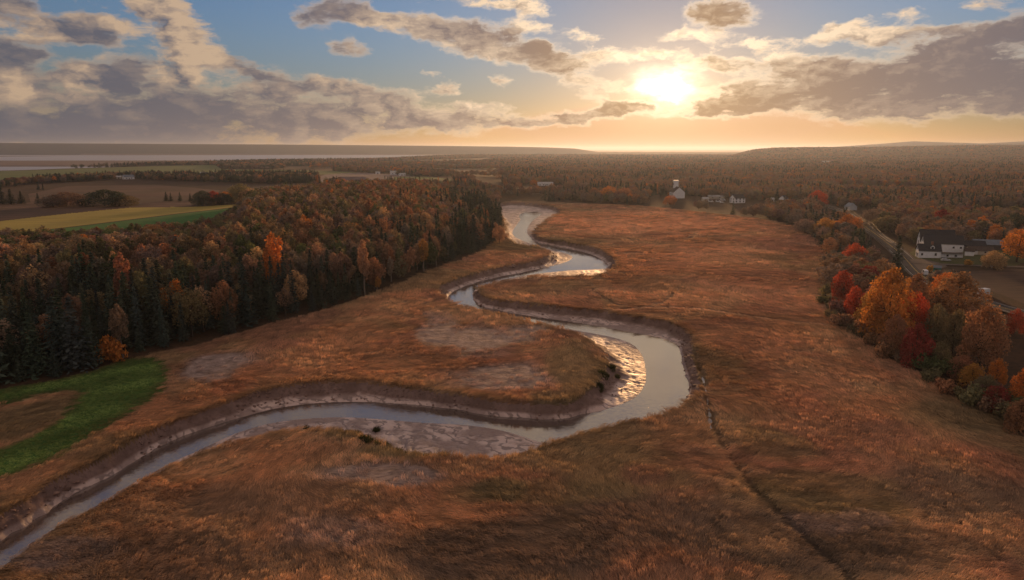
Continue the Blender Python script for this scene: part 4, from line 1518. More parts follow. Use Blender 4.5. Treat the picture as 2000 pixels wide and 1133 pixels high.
M_NEED_I = mat_leaves('woodland_needles', True, .3, .15)
order = ['broad', 'slim', 'thin', 'spruce']
lite = {}
meshes = []
for k in order:
    lite[k] = []
    for i, (c, t) in enumerate(KINDS[k][:3]):
        lite[k].append(len(meshes))
        meshes.append(merged(c, t, M_NEED_I if k == 'spruce' else M_LEAF_I, .38, 300 + i, 1.55))
WOODC = proto_coll('woodland_trees', meshes)
P, Ro, Sc, Ix, Ti = [], [], [], [], []
for (x, y, z, kind, cn, H, W) in rest:
    h0, w0 = KH[kind]
    P.append((x, y, z - .1))
    Ro.append((0, 0, tr.uniform(0, 6.28)))
    Sc.append((W / w0, W / w0, H / h0))
    Ix.append(tr.choice(lite[kind]))
    Ti.append(vary(COLN[cn], .25))
scatter('wood_interior', WOODC, P, Ro, Sc, Ix, Ti)

# ---- the far woods, kilometre after kilometre
FIELDS = [YELLOW, GREEN2, BROWN, FARGREEN, QUARRY, PLOUGH, YARD, TAN, FARGREEN2, CLEAR, CLEAR2]
ROAD_PX = [(1560, 392), (1610, 400), (1650, 416), (1675, 432), (1702, 452), (1738, 479), (1767, 504), (1792, 535), (1835, 562), (1920, 592), (2000, 614), (2140, 648)]
ROAD = chaikin(np.array([ground(*p)[:2] for p in ROAD_PX]), 2, False)
LANE = chaikin(np.array([ground(*p)[:2] for p in [(1777, 513), (1800, 516), (1850, 518), (1900, 520), (1960, 522), (2040, 523)]]), 2, False)
VIEWS = [(1322, 386, 52), (1440, 396, 44), (1400, 391, 34), (1660, 410, 36), (1530, 394, 34), (1065, 362, 44), (907, 358, 40), (775, 338, 40), (250, 350, 30), (397, 344, 20), (1810, 359, 26), (1613, 320, 60), (1655, 321, 70), (700, 366, 30), (1850, 500, 30), (230, 349, 20), (1700, 470, 14)]
P, Ro, Sc, Ix, Ti = [], [], [], [], []
fr = np.random.default_rng(9)
Yd = []
y = 255.0
while y < 6200:
    s = 6.6 if y < 900 else 6.6 * (y / 900) ** .8
    half = 1.2 * y
    n = int(2 * half / s)
    xs = -half + s * (np.arange(n) + fr.uniform(-.42, .42, n) + .5)
    ys = y + s * fr.uniform(-.42, .42, n)
    Yd.append(np.stack([xs, ys, np.full(n, s)], 1))
    y += s
Q = np.vstack(Yd)
X, Y, S = Q.T
ok = sdist(MARSH_W, X, Y) > 2.0
ok &= sdist(WOOD, X, Y) > 3.0
ok &= sdist(SEA_W, X, Y) > 25.0
for f in FIELDS:
    b = in_box(f, X, Y, 6)
    ok[b] &= sdist(f, X[b], Y[b]) > 2.5
ok &= dist_line(ROAD, X, Y) > 9.0
ok &= dist_line(LANE, X, Y) > 6.0
# the verge on the viewer's side of the road is kept low, so the road shows
OPEN = np.array([ground(*p)[:2] for p in [(1686, 440), (1702, 452), (1738, 479), (1767, 504), (1792, 535)]])
rn = np.hypot(X, Y)
cand_ = in_box(OPEN, X, Y, 140)
for t_ in (0, 8, 16, 24, 32, 40, 50, 60, 70):
    ok[cand_] &= dist_line(OPEN, X[cand_] * (1 + t_ / rn[cand_]), Y[cand_] * (1 + t_ / rn[cand_])) > 7.5
for (px, py, rad) in VIEWS:
    g_ = ground(px, py)
    # open ground round a building and towards the viewer
    dx, dy = X - g_[0], Y - g_[1]
    nrm_ = math.hypot(g_[0], g_[1])
    ux, uy = -g_[0] / nrm_, -g_[1] / nrm_
    al = np.clip(dx * ux + dy * uy, 0, rad * 2.2)
    ok &= np.hypot(dx - al * ux, dy - al * uy) > rad * .62
px = CX + FPX * X / Y
py = HOR + CAMZ * FPX / Y
# open country on the left beyond the wood: trees only in lines and clumps there
leftopen = (px < 640) & (py > 318) & (Y < 2300)
line = np.minimum.reduce([
    np.abs(py - np.interp(px, [-400, 0, 60, 130, 250, 400, 560, 660], [372, 366, 364, 360, 353, 356, 358, 356])) / np.interp(px, [0, 100, 300, 450, 640], [5.0, 5.0, 5.5, 9.0, 9.0]),
    np.abs(py - np.interp(px, [-400, 0, 200, 300, 420, 640], [380, 377, 345, 343, 343, 349])) / 2.4,
    np.abs(py - np.interp(px, [380, 420, 450, 640], [360, 328, 327, 327])) / np.where(px > 415, 3.5, .1),
    np.abs(py - 382) / np.where((px > 250) & (px < 330), 4.0, .1)])
ok &= ~leftopen | (line < 1.0)
ok &= np.abs(px - 1000) < 1620
mid = (px < 1000) & (px > 560) & (py > 325) & (py < 372)
ok &= ~mid | (fbm(X, Y, 120, 3, 85) > .50)
ok &= fbm(X, Y, 240, 3, 87) > .33
ok &= ~((px > 1890) & (py > 519) & (py < 640))
vis_gap = (px > 940) & (px < 1130) & (py > 375)
ok &= ~vis_gap | (fbm(X, Y, 25, 2, 89) > .5)
X, Y, S, px, py = X[ok], Y[ok], S[ok], px[ok], py[ok]
Z = base_height(X, Y)
tone = fbm(X, Y, 90, 3, 91)
for x, y, z, s, q, tn in zip(X, Y, Z, S, px, tone):
    big = s / 6.6
    con = .42 + (tn - .5) * 2.2 if q < 620 else .22 + (tn - .5) * 1.6
    if fr.random() < con:
        kind, cn = 'spruce', 'dark green' if fr.random() < .7 else 'blue-green'
        H = fr.uniform(8, 15)
        W = H * fr.uniform(.4, .55) * big
    else:
        kind = ('broad', 'broad', 'slim', 'thin')[fr.integers(4)]
        cn = ('rust', 'brown', 'brown', 'olive', 'grey-brown', 'grey-brown', 'brown', 'rust', 'purple-brown', 'grey-brown')[fr.integers(10)]
        if q < 620 and fr.random() < .6:
            cn = 'dark green' if fr.random() < .6 else 'grey-brown'
        H = fr.uniform(7, 13)
        W = H * fr.uniform(.6, .85) * big
    H *= (1 + .12 * (big - 1))
    h0, w0 = KH[kind]
    P.append((x, y, z - .2))
    Ro.append((0, 0, fr.uniform(0, 6.28)))
    Sc.append((W / w0, W / w0, H / h0))
    Ix.append(lite[kind][fr.integers(3)])
    Ti.append(vary(COLN[cn], .12) if fr.random() > .025 else COLN['orange'])
print('far trees', len(P))
scatter('far_woods', WOODC, P, Ro, Sc, Ix, Ti)


# ------------------------------------------------------------------ buildings, road, vehicles
W_WHITE = paint('white_clapboard', (.90, .91, .94), .6, .06, .9)
W_GREY = paint('grey_clapboard', (.50, .55, .60), .6, .10, .9)
W_CREAM = paint('cream_boards', (.55, .50, .42), .6, .10, .9)
W_GREEN = paint('green_boards', (.06, .30, .24), .6, .10, .9)
W_DARK = paint('dark_boards', (.10, .09, .09), .7, .15, .9)
R_DARK = paint('dark_shingles', (.050, .052, .065), .85, .2, 1.5, .1)
R_BROWN = paint('brown_shingles', (.095, .075, .070), .85, .2, 1.5, .1)
R_BLUE = paint('blue_grey_metal_roof', (.16, .20, .26), .5, .15, .6, .4)
R_PALE = paint('pale_metal_roof', (.50, .50, .52), .5, .15, .6, .4)
M_BRICK = paint('chimney_brick', (.26, .12, .09), .9, .2, 3.0)
M_TRIM = paint('white_trim', (.80, .80, .80), .5, .05, 2.0)
M_DOOR = paint('blue_door_paint', (.12, .18, .32), .5, .1, 2.0)
M_GLASS, _g, _o = material('window_glass')
principled(_g, _o, (.03, .035, .045), .08, .6)
M_RUBBER = paint('tyre_rubber', (.02, .02, .02), .9, .1)
M_STEEL = paint('grey_steel', (.45, .45, .46), .4, .1, 4.0, .5)
M_POLE = mat_bark('weathered_pole', (.16, .13, .11), (.26, .22, .19))


def bx(x0, x1, y0, y1, z0, z1):
    V = np.array([(x, y, z) for z in (z0, z1) for y in (y0, y1) for x in (x0, x1)], float)
    F = np.array([(0, 2, 3, 1), (4, 5, 7, 6), (0, 1, 5, 4), (2, 6, 7, 3), (0, 4, 6, 2), (1, 3, 7, 5)])
    return V, F


def part(name, solids, mat, parent, label=None):
    V, F = join(solids)
    o = link(name, mesh_np(name, V, F, mat, smooth=False), parent)
    if label:
        o['label'] = label
    return o


def gable_walls(L, D, hw, hr, ox=0.0, oy=0.0):
    """Closed house body with both gables, ridge along x."""
    a, b = L / 2, D / 2
    V = np.array([(-a, -b, -1.5), (a, -b, -1.5), (a, b, -1.5), (-a, b, -1.5), (-a, -b, hw), (a, -b, hw), (a, b, hw), (-a, b, hw), (-a, 0, hw + hr), (a, 0, hw + hr)], float) + np.array([ox, oy, 0])
    F4 = np.array([(0, 1, 5, 4), (2, 3, 7, 6), (4, 5, 9, 8), (6, 7, 8, 9), (3, 2, 1, 0)])
    F3 = [(1, 2, 6, 5), (3, 0, 4, 7)]
    T = np.array([(5, 6, 9, 9), (7, 4, 8, 8)])
    return V, F4, np.array(F3), np.array([(5, 6, 9), (7, 4, 8)])


def house(name, label, cat, at, rz, L, D, hw, hr, wall, roof, windows=(), doors=(), chim=None, dormer=None, group=None, over=.35, extra=None):
    """Gabled building with parts: walls, roof, windows (frame and pane), doors, chimney, dormer. windows: (side, along, z, w, h)."""
    e = empty(name, at, rz)
    tag(e, label, cat, group)
    V, F4, F3, T = gable_walls(L, D, hw, hr)
    link('wall', mesh_np('wall', V, [np.vstack([F4, F3]), T], wall, smooth=False), e)
    a, b = L / 2 + over, D / 2
    sl = hr / b
    ob = over
    th = .16
    sol = []
    for s in (-1, 1):
        y0, z0 = s * (b + ob), hw - sl * ob + .05
        V = np.array([(-a, y0, z0), (a, y0, z0), (a, 0, hw + hr + .05), (-a, 0, hw + hr + .05)], float)
        V2 = V + np.array([0, 0, th])
        F = np.array([(0, 1, 2, 3), (7, 6, 5, 4), (0, 4, 5, 1), (1, 5, 6, 2), (2, 6, 7, 3), (3, 7, 4, 0)])
        sol.append((np.vstack([V, V2]), F))
    rf = part('roof', sol, roof, e)
    for (side, u, z, w, h) in windows:
        if side in 'fb':
            y = (-D / 2 if side == 'f' else D / 2)
            s = -1 if side == 'f' else 1
            f = part('window', [bx(u - w / 2 - .1, u + w / 2 + .1, min(y, y + s * .09), max(y, y + s * .09), z - .1, z + h + .1)], M_TRIM, e)
            part('pane', [bx(u - w / 2, u + w / 2, min(y, y + s * .11), max(y, y + s * .11), z, z + h)], M_GLASS, f)
        else:
            x = (-L / 2 if side == 'l' else L / 2)
            s = -1 if side == 'l' else 1
            f = part('window', [bx(min(x, x + s * .09), max(x, x + s * .09), u - w / 2 - .1, u + w / 2 + .1, z - .1, z + h + .1)], M_TRIM, e)
            part('pane', [bx(min(x, x + s * .11), max(x, x + s * .11), u - w / 2, u + w / 2, z, z + h)], M_GLASS, f)
    for (side, u, w, h, mt) in doors:
        if side in 'fb':
            s = -1 if side == 'f' else 1
            y = s * D / 2
            d = part('door', [bx(u - w / 2, u + w / 2, min(y, y + s * .1), max(y, y + s * .1), 0, h)], mt, e)
        else:
            s = -1 if side == 'l' else 1
            x = s * L / 2
            d = part('door', [bx(min(x, x + s * .1), max(x, x + s * .1), u - w / 2, u + w / 2, 0, h)], mt, e)
    if chim is not None:
        part('chimney', [bx(chim - .45, chim + .45, -.4, .4, hw + hr - .8, hw + hr + 1.2), bx(chim - .55, chim + .55, -.5, .5, hw + hr + 1.2, hw + hr + 1.4)], M_BRICK, rf)
    if dormer:
        u, w = dormer
        y0, zb = -D / 2 * .72, hw + hr * .26
        V, F4, F3, T = gable_walls(w, w, 1.3, w * .45)
        V = np.stack([V[:, 1], V[:, 0], V[:, 2]], 1)            # ridge along y
        V[:, 2] = np.maximum(V[:, 2], 0)
        V += np.array([u, y0 + w / 2, zb])
        dm = link('dormer', mesh_np('dormer', V, [np.vstack([F4, F3])[:, ::-1], T[:, ::-1]], wall, smooth=False), e)
        sol = []
        for s in (-1, 1):
            q = np.array([(u + s * (w / 2 + .2), y0 - .2, zb + 1.3 - .15), (u + s * (w / 2 + .2), y0 + w, zb + 1.3 - .15), (u, y0 + w, zb + 1.3 + w * .45 + .05), (u, y0 - .2, zb + 1.3 + w * .45 + .05)])
            F = np.array([(0, 1, 2, 3), (7, 6, 5, 4), (0, 4, 5, 1), (1, 5, 6, 2), (2, 6, 7, 3), (3, 7, 4, 0)])
            sol.append((np.vstack([q, q + np.array([0, 0, .1])]), F))
        part('dormer_roof', sol, roof, dm)
        part('pane', [bx(u - w * .28, u + w * .28, y0 - .08, y0 + .02, zb + .2, zb + 1.25)], M_GLASS, dm)
    if extra:
        extra(e)
    return e


def A_(px, py, dz=0.0):
    p = ground(px, py)
    return (p[0], p[1], p[2] + dz)


def facing(at):
    """Turn that makes the long front of a building look at the viewer."""
    return -math.atan2(at[0], at[1])


# --- farmhouse group on the right
def porch(e):
    part('porch_roof', [bx(5.2, 16.6, -3.0, 1.6, 2.75, 2.92)], R_BROWN, e)
    part('porch_wall', [bx(5.4, 16.4, -1.4, 1.4, -1.0, 2.7)], W_WHITE, e)
    for i in range(5):
        part('post', [bx(5.5 + i * 2.6, 5.64 + i * 2.6, -2.85, -2.7, -.6, 2.72)], M_TRIM, e)
    part('porch_floor', [bx(5.3, 16.5, -2.95, -1.45, -.9, .15)], W_GREY, e)
    part('window', [bx(8.5, 9.6, -1.48, -1.36, .9, 2.0)], M_GLASS, e)
    part('window', [bx(12.5, 13.6, -1.48, -1.36, .9, 2.0)], M_GLASS, e)


p = A_(1812, 502)
fr_rz = facing(p) + R(14)
house('farmhouse', 'white farmhouse with a dormer and low porch wing beside the road', 'house', p, fr_rz, 10.8, 7.0, 3.9, 3.3, W_WHITE, R_DARK,
      [('f', 2.8, 1.3, 1.0, 1.5), ('f', -3.8, 1.3, .9, 1.2), ('l', -1.6, 1.0, .9, 1.4), ('l', 1.6, 1.0, .9, 1.4), ('l', 0, 4.3, .9, 1.3)], [('l', 0, 1.0, 2.1, M_DOOR)], 1.5, (1.2, 2.0), extra=porch)
p = A_(1838, 491.0)
house('barn', 'white barn with dark roof and steep gable right behind the farmhouse', 'barn', p, fr_rz, 20, 8.0, 5.0, 4.4, W_WHITE, R_DARK,
      [('l', 0, 5.6, 1.0, 1.6), ('f', 5, 2.5, 1.0, 1.0), ('f', 8.6, 2.5, 1.0, 1.0), ('l', -2, 2, .9, 1.4), ('l', 2, 2, .9, 1.4)])
p = A_(1826, 485.5)
house('barn', 'farther white gabled barn showing left of the nearer barn', 'barn', p, fr_rz, 18, 8.0, 5.2, 6.0, W_WHITE, R_DARK, [('l', 0, 3.0, 1.0, 1.6), ('l', 0, 6.4, .9, 1.3)])
p = A_(1888, 487)
house('shed', 'long low dark roofed shed joined to the white barn', 'shed', p, fr_rz, 17, 8.0, 2.8, 2.4, W_DARK, R_DARK, [('f', -3, 1.0, 1.2, .9), ('f', 3, 1.0, 1.2, .9)])
p = A_(1897, 472)
house('house', 'white house with blue grey roof behind the long shed', 'house', p, fr_rz, 11, 7.5, 3.0, 2.8, W_WHITE, R_BLUE, [('f', -3, 1.0, 1.0, 1.2), ('f', 3, 1.0, 1.0, 1.2)], [('f', 0, 1.0, 2.0, M_DOOR)])
p = A_(1893, 499)
house('garden_shed', 'small white shed with a blue door on the yard grass', 'shed', p, fr_rz + R(-20), 4.2, 3.4, 2.6, 1.5, W_WHITE, R_BROWN, [], [('l', 0, 1.4, 2.1, M_DOOR)])
p = A_(1912, 496)
house('garage', 'brown roofed low garage right of the small white shed', 'garage', p, fr_rz, 12, 6.5, 2.3, 1.9, W_CREAM, R_BROWN, [('f', 2, .9, 1.0, 1.0)], [('f', -3, 2.6, 2.1, M_TRIM)])
p = A_(1948, 487)
house('long_barn', 'long dark grey barn at the right edge behind the yard', 'barn', p, fr_rz, 26, 8.5, 3.0, 2.4, W_DARK, R_BLUE, [('f', -8, 1, 1.2, 1.0), ('f', 8, 1, 1.2, 1.0)])
p = A_(1829, 531)
house('hut', 'small green hut with an open front beside the road', 'hut', p, facing(p), 3.4, 2.6, 2.2, .8, W_GREEN, R_BLUE, [], [('f', 0, 1.5, 1.5, W_DARK)])
# --- beyond
p = A_(1661, 410)
house('house', 'grey blue gabled house above the far end of the road', 'house', p, facing(p) + R(-62), 9, 7.6, 3.4, 3.2, W_GREY, R_BLUE, [('l', 0, 3.7, 1.2, 1.2), ('l', -2.5, 1, 1.2, 1.4), ('l', 2.5, 1, 1.2, 1.4), ('f', 0, 1, 1.2, 1.4)])
p = A_(1440, 396)
house('house', 'white two storey house on the open ground right of the church', 'house', p, facing(p) + R(35), 13, 9.5, 5.2, 3.8, W_WHITE, R_DARK,
      [('f', x, z, 1.3, 1.6) for x in (-4.5, 0, 4.5) for z in (.9, 3.4)] + [('l', y, z, 1.2, 1.6) for y in (-2.4, 2.4) for z in (.9, 3.4)], [], 2.0)
p = A_(1530, 394)
house('house', 'small white gabled house half hidden by dark trees', 'house', p, facing(p) + R(70), 9, 7.5, 3.4, 3.6, W_WHITE, R_DARK, [('l', -1.8, 1, 1.1, 1.3), ('l', 1.8, 1, 1.1, 1.3)])
p = A_(1549, 388)
house('shed', 'pale roofed low shed right of the small gabled house', 'shed', p, facing(p), 13, 6, 2.4, 1.6, W_CREAM, R_PALE, [('f', 0, .8, 1.4, 1.0)])
p = A_(1509, 393)
house('shed', 'tiny white outbuilding left of the small gabled house', 'shed', p, facing(p), 4, 4, 2.4, 1.3, W_WHITE, R_PALE, [], [('f', 0, 1.2, 2.0, W_DARK)])
p = A_(1398, 388)
house('shed', 'long pale roofed shed among the parked vehicles', 'shed', p, facing(p) + R(8), 18, 7, 2.6, 1.6, W_CREAM, R_PALE, [('f', -4, .8, 1.6, 1.0), ('f', 4, .8, 1.6, 1.0)])
p = A_(1377, 392)
house('shed', 'small cream shed left of the parked vehicles', 'shed', p, facing(p) + R(20), 7, 5, 2.4, 1.4, W_CREAM, R_PALE, [], [('f', 0, 1.4, 2.0, W_DARK)])
p = A_(1065, 363)
house('house', 'long low white house at the wood edge across the marsh', 'house', p, facing(p), 22, 9, 3.0, 2.4, W_WHITE, R_PALE, [('f', x, .9, 1.6, 1.3) for x in (-7.5, -2.5, 2.5, 7.5)], [('f', 0, 1.1, 2.0, W_DARK)])
p = A_(907, 360)
house('house', 'white house with two gables behind the crown of the left wood', 'house', p, facing(p) + R(60), 13, 9, 4.0, 4.0, W_WHITE, R_BLUE, [('l', -2.2, 1, 1.3, 1.5), ('l', 2.2, 1, 1.3, 1.5), ('l', 0, 4.4, 1.1, 1.3)])
p = A_(776, 341)
house('farm_building', 'long white farm building beyond the gravel ground', 'barn', p, facing(p), 30, 12, 4.5, 3.5, W_WHITE, R_PALE, [('f', x, 1.2, 2.0, 1.6) for x in (-10, -3, 4, 11)], [('f', 0, 2.4, 2.6, W_DARK)])
p = A_(738, 340)
house('shed', 'small white shed left of the long white farm building', 'shed', p, facing(p), 10, 8, 3.2, 2.2, W_WHITE, R_PALE, [], [('f', 0, 2.4, 2.4, W_DARK)])
p = A_(786, 343)
house('shed', 'low white shed in front of the long white farm building', 'shed', p, facing(p) + R(25), 13, 8, 3.0, 2.0, W_WHITE, R_PALE, [('f', 3, 1, 1.4, 1.2)], [('f', -3, 2.0, 2.2, W_DARK)])
p = A_(251, 350)
house('house', 'white house in the dark tree line beyond the brown field', 'house', p, facing(p) + R(15), 17, 10, 4.0, 3.6, W_WHITE, R_BLUE, [('f', -4, 1, 1.5, 1.5), ('f', 4, 1, 1.5, 1.5)], [('f', 0, 1.2, 2.1, W_DARK)])
p = A_(232, 349)
house('shed', 'small pale shed left of the house in the dark tree line', 'shed', p, facing(p), 9, 7, 3.0, 2.2, W_CREAM, R_PALE, [], [('f', 0, 2.0, 2.2, W_DARK)])
p = A_(396, 343)
house('barn', 'little white barn alone on the coastal pasture', 'barn', p, facing(p) + R(50), 11, 9, 4.0, 3.4, W_WHITE, R_PALE, [('f', 2, 1.2, 1.4, 1.3)], [('l', 0, 2.4, 2.6, W_DARK)])
p = A_(1810, 360)
house('house', 'white house far off in the right hand woods', 'house', p, facing(p) + R(30), 13, 9, 4.0, 3.4, W_WHITE, R_PALE, [('f', -3, 1, 1.4, 1.4), ('f', 3, 1, 1.4, 1.4)], [('f', 0, 1.2, 2.1, W_DARK)])
p = A_(1833, 359)
house('shed', 'little pale shed right of the white house in the woods', 'shed', p, facing(p), 7, 6, 3.0, 2.2, W_CREAM, R_PALE, [], [('f', 0, 2.0, 2.2, W_DARK)])
p = A_(1613, 320.5)
house('farm_building', 'small bright roofed building far off over the woods', 'barn', p, facing(p), 30, 22, 8, 4.5, W_WHITE, R_PALE, [('f', 0, 2, 4, 3)], [('f', 8, 4, 4, W_DARK)])
p = A_(1657, 321.5)
house('farm_building', 'long bright greenhouse roof far off over the woods', 'barn', p, facing(p), 72, 22, 6, 4.0, W_WHITE, R_PALE, [('f', x, 2, 6, 3) for x in (-24, -8, 8, 24)], [('f', 0, 4, 4, W_DARK)])
p = A_(690, 366)
house('greenhouse', 'row of low bright roofs in front of the gravel heaps', 'shed', p, facing(p), 26, 7, 2.4, 1.5, W_WHITE, R_PALE, [('f', x, .8, 3, 1.2) for x in (-8, 0, 8)], [('f', 4, 1.4, 2.0, W_DARK)])


# --- the church
def church():
    at = A_(1322, 386)
    rz = facing(at) + R(-76)
    e = empty('church', at, rz, (1.22, 1.22, 1.22))
    tag(e, 'white wooden church with a square belfry tower across the marsh', 'church')
    L, D, hw, hr = 17.0, 11.0, 5.6, 4.8
    V, F4, F3, T = gable_walls(L, D, hw, hr)
    link('wall', mesh_np('wall', V, [np.vstack([F4, F3]), T], W_WHITE, smooth=False), e)
    sol = []
    for s in (-1, 1):
        q = np.array([(-L / 2 - .3, s * (D / 2 + .4), hw - .3), (L / 2 + .3, s * (D / 2 + .4), hw - .3), (L / 2 + .3, 0, hw + hr + .06), (-L / 2 - .3, 0, hw + hr + .06)])
        F = np.array([(0, 1, 2, 3), (7, 6, 5, 4), (0, 4, 5, 1), (1, 5, 6, 2), (2, 6, 7, 3), (3, 7, 4, 0)])
        sol.append((np.vstack([q, q + np.array([0, 0, .2])]), F))
    part('roof', sol, R_BROWN, e)
    x = -L / 2 + 2.2
    tw = part('tower', [bx(x - 2.1, x + 2.1, -2.1, 2.1, hw + hr - 3.0, hw + hr + 5.0), bx(x - 2.6, x + 2.6, -2.6, 2.6, hw + hr + 5.0, hw + hr + 5.5),
                        bx(x - 2.3, x + 2.3, -2.3, 2.3, hw + hr + 5.5, hw + hr + 6.1)], W_WHITE, e)
    for y in (-2.45, 2.45):
        part('pinnacle', [bx(x - 2.5, x - 2.2, y - .15, y + .15, hw + hr + 6.1, hw + hr + 7.0)], W_WHITE, tw)
    part('louvre', [bx(x - 2.18, x - 2.05, -.8, .8, hw + hr + 1.4, hw + hr + 3.6)], W_DARK, tw)
    part('louvre', [bx(x - .8, x + .8, -2.18, -2.05, hw + hr + 1.4, hw + hr + 3.6)], W_DARK, tw)
    part('door', [bx(-L / 2 - .12, -L / 2 + .05, -1.0, 1.0, -.2, 3.2)], M_BRICK, e)
    f = part('window', [bx(-L / 2 - .1, -L / 2 + .05, -.8, .8, 4.2, 7.6)], M_TRIM, e)
    part('pane', [bx(-L / 2 - .14, -L / 2 + .04, -.65, .65, 4.35, 7.4)], M_GLASS, f)
    for y in (-3.4, 3.4):
        f = part('window', [bx(-L / 2 - .1, -L / 2 + .05, y - .75, y + .75, 1.2, 4.4)], M_TRIM, e)
        part('pane', [bx(-L / 2 - .14, -L / 2 + .04, y - .6, y + .6, 1.35, 4.2)], M_GLASS, f)
    for k in range(4):
        u = -5.4 + k * 3.8
        for s in (-1, 1):
            y = s * D / 2
            f = part('window', [bx(u - .75, u + .75, min(y, y + s * .1), max(y, y + s * .1), 1.3, 4.6)], M_TRIM, e)
            part('pane', [bx(u - .6, u + .6, min(y, y + s * .14), max(y, y + s * .14), 1.45, 4.4)], M_GLASS, f)


church()


# --- spoil heaps of the gravel ground
def heap(name, label, px, py, rx, ry, h, mat):
    c = A_(px, py)
    n = 24
    V = []
    prof = [(1.0, -.8), (.86, .22), (.66, .62), (.52, .97), (.3, 1.0), (.05, 1.02)]
    r = np.random.default_rng(int(px))
    for q, z in prof:
        for i in range(n):
            a = i * 2 * math.pi / n
            k = q * (1 + r.normal(0, .03))
            V.append((math.cos(a) * rx * k, math.sin(a) * ry * k, z * h))
    F = [(j * n + i, j * n + (i + 1) % n, (j + 1) * n + (i + 1) % n, (j + 1) * n + i) for j in range(len(prof) - 1) for i in range(n)]
    o = link(name, mesh_np(name, np.array(V), np.array(F), mat), loc=c)
    tag(o, label, 'spoil heap')


M_SPOIL = mat_ground('dark_spoil', (.070, .050, .052), (.10, .075, .075), (.05, .038, .04), .05, .4)
M_GRAVEL = mat_ground('purple_gravel', (.20, .155, .165), (.165, .125, .135), (.23, .18, .185), .05, .4)
heap('spoil_heap', 'broad pale gravel heap behind the crown of the left wood', 690, 353, 40, 26, 7.0, M_GRAVEL)
heap('spoil_heap', 'dark flat topped spoil heap in front of the pale gravel heap', 707, 357, 20, 12, 5.0, M_SPOIL)


# --- road
def strip(name, P, off0, off1, lift, mat, parent=None, dash=None, step=2.0):
    seg = np.linalg.norm(np.diff(P, axis=0), axis=1)
    s = np.concatenate([[0], np.cumsum(seg)])
    t = np.arange(0, s[-1], step)
    Q = np.stack([np.interp(t, s, P[:, 0]), np.interp(t, s, P[:, 1])], 1)
    d = np.gradient(Q, axis=0)
    n = np.stack([-d[:, 1], d[:, 0]], 1) / np.linalg.norm(d, axis=1)[:, None]
    k = max(2, int(abs(off1 - off0) / 1.6) + 1)
    rows = [Q + n * o for o in np.linspace(off0, off1, k)]
    zc = road_z(Q)
    V = np.concatenate([np.column_stack([r, zc + lift]) for r in rows])
    m = len(Q)
    F = []
    for a in range(k - 1):
        for i in range(m - 1):
            if dash and (i // dash) % 2:
                continue
            F.append((a * m + i, a * m + i + 1, (a + 1) * m + i + 1, (a + 1) * m + i))
    return link(name, mesh_np(name, V, np.array(F)[:, ::-1], mat), parent)


def road_z(Q):
    z = np.max([base_height(Q[:, 0] + ox, Q[:, 1] + oy) for ox in (-4, 0, 4) for oy in (-4, 0, 4)], 0)
    k = np.ones(9) / 9
    zp = np.pad(z, 4, mode='edge')
    return np.convolve(zp, k, 'valid') + .18


M_ASPHALT = mat_ground('asphalt', (.060, .058, .062), (.080, .077, .082), (.048, .046, .050), .15, 2.0, .2, .02)
M_SHOULDER = mat_ground('gravel_shoulder', (.13, .105, .095), (.16, .13, .115), (.09, .075, .065), .2, 1.5, .3, .05)
M_LINE = paint('white_road_paint', (.70, .70, .68), .7, .2)
M_YLINE = paint('yellow_road_paint', (.60, .42, .08), .7, .2)
tag(strip('road_shoulder', ROAD, -5.0, 5.0, -.03, M_SHOULDER), kind='structure')
rd = tag(strip('road', ROAD, -4.2, 4.2, .0, M_ASPHALT), kind='structure')
strip('edge_line', ROAD, -3.8, -3.62, .012, M_LINE, rd)
strip('edge_line', ROAD, 3.62, 3.8, .012, M_LINE, rd)
strip('centre_line', ROAD, -.2, -.07, .012, M_YLINE, rd)
strip('centre_line', ROAD, .07, .2, .012, M_YLINE, rd)
tag(strip('gravel_lane', LANE, -2.4, 2.4, .02, M_SHOULDER), kind='structure')
lot = gpoly([(1776, 508), (1800, 506), (1845, 517), (1850, 522), (1812, 534), (1795, 528)])
lotz = np.array([base_height(np.array([q[0]]), np.array([q[1]]))[0] for q in lot]) + .30
tag(link('gravel_lot', mesh_np('gravel_lot', np.column_stack([lot, lotz]), np.arange(len(lot))[None, :], M_SHOULDER)), kind='structure')


# --- utility poles with wires, guard rail
def pole(px, py, h, label):
    at = A_(px, py)
    e = empty('utility_pole', at, -math.atan2(1, 1.4))
    tag(e, label, 'utility pole', 'utility poles along the road')
    part('post', [tube([(0, 0, -1), (0, 0, h)], [.17, .12], 8)], M_POLE, e)
    part('cross_arm', [bx(-1.3, 1.3, -.07, .07, h - .7, h - .55)], M_POLE, e)
    for x in (-1.2, -.45, .45, 1.2):
        part('insulator', [bx(x - .05, x + .05, -.05, .05, h - .55, h - .35)], M_STEEL, e)
    return at, h


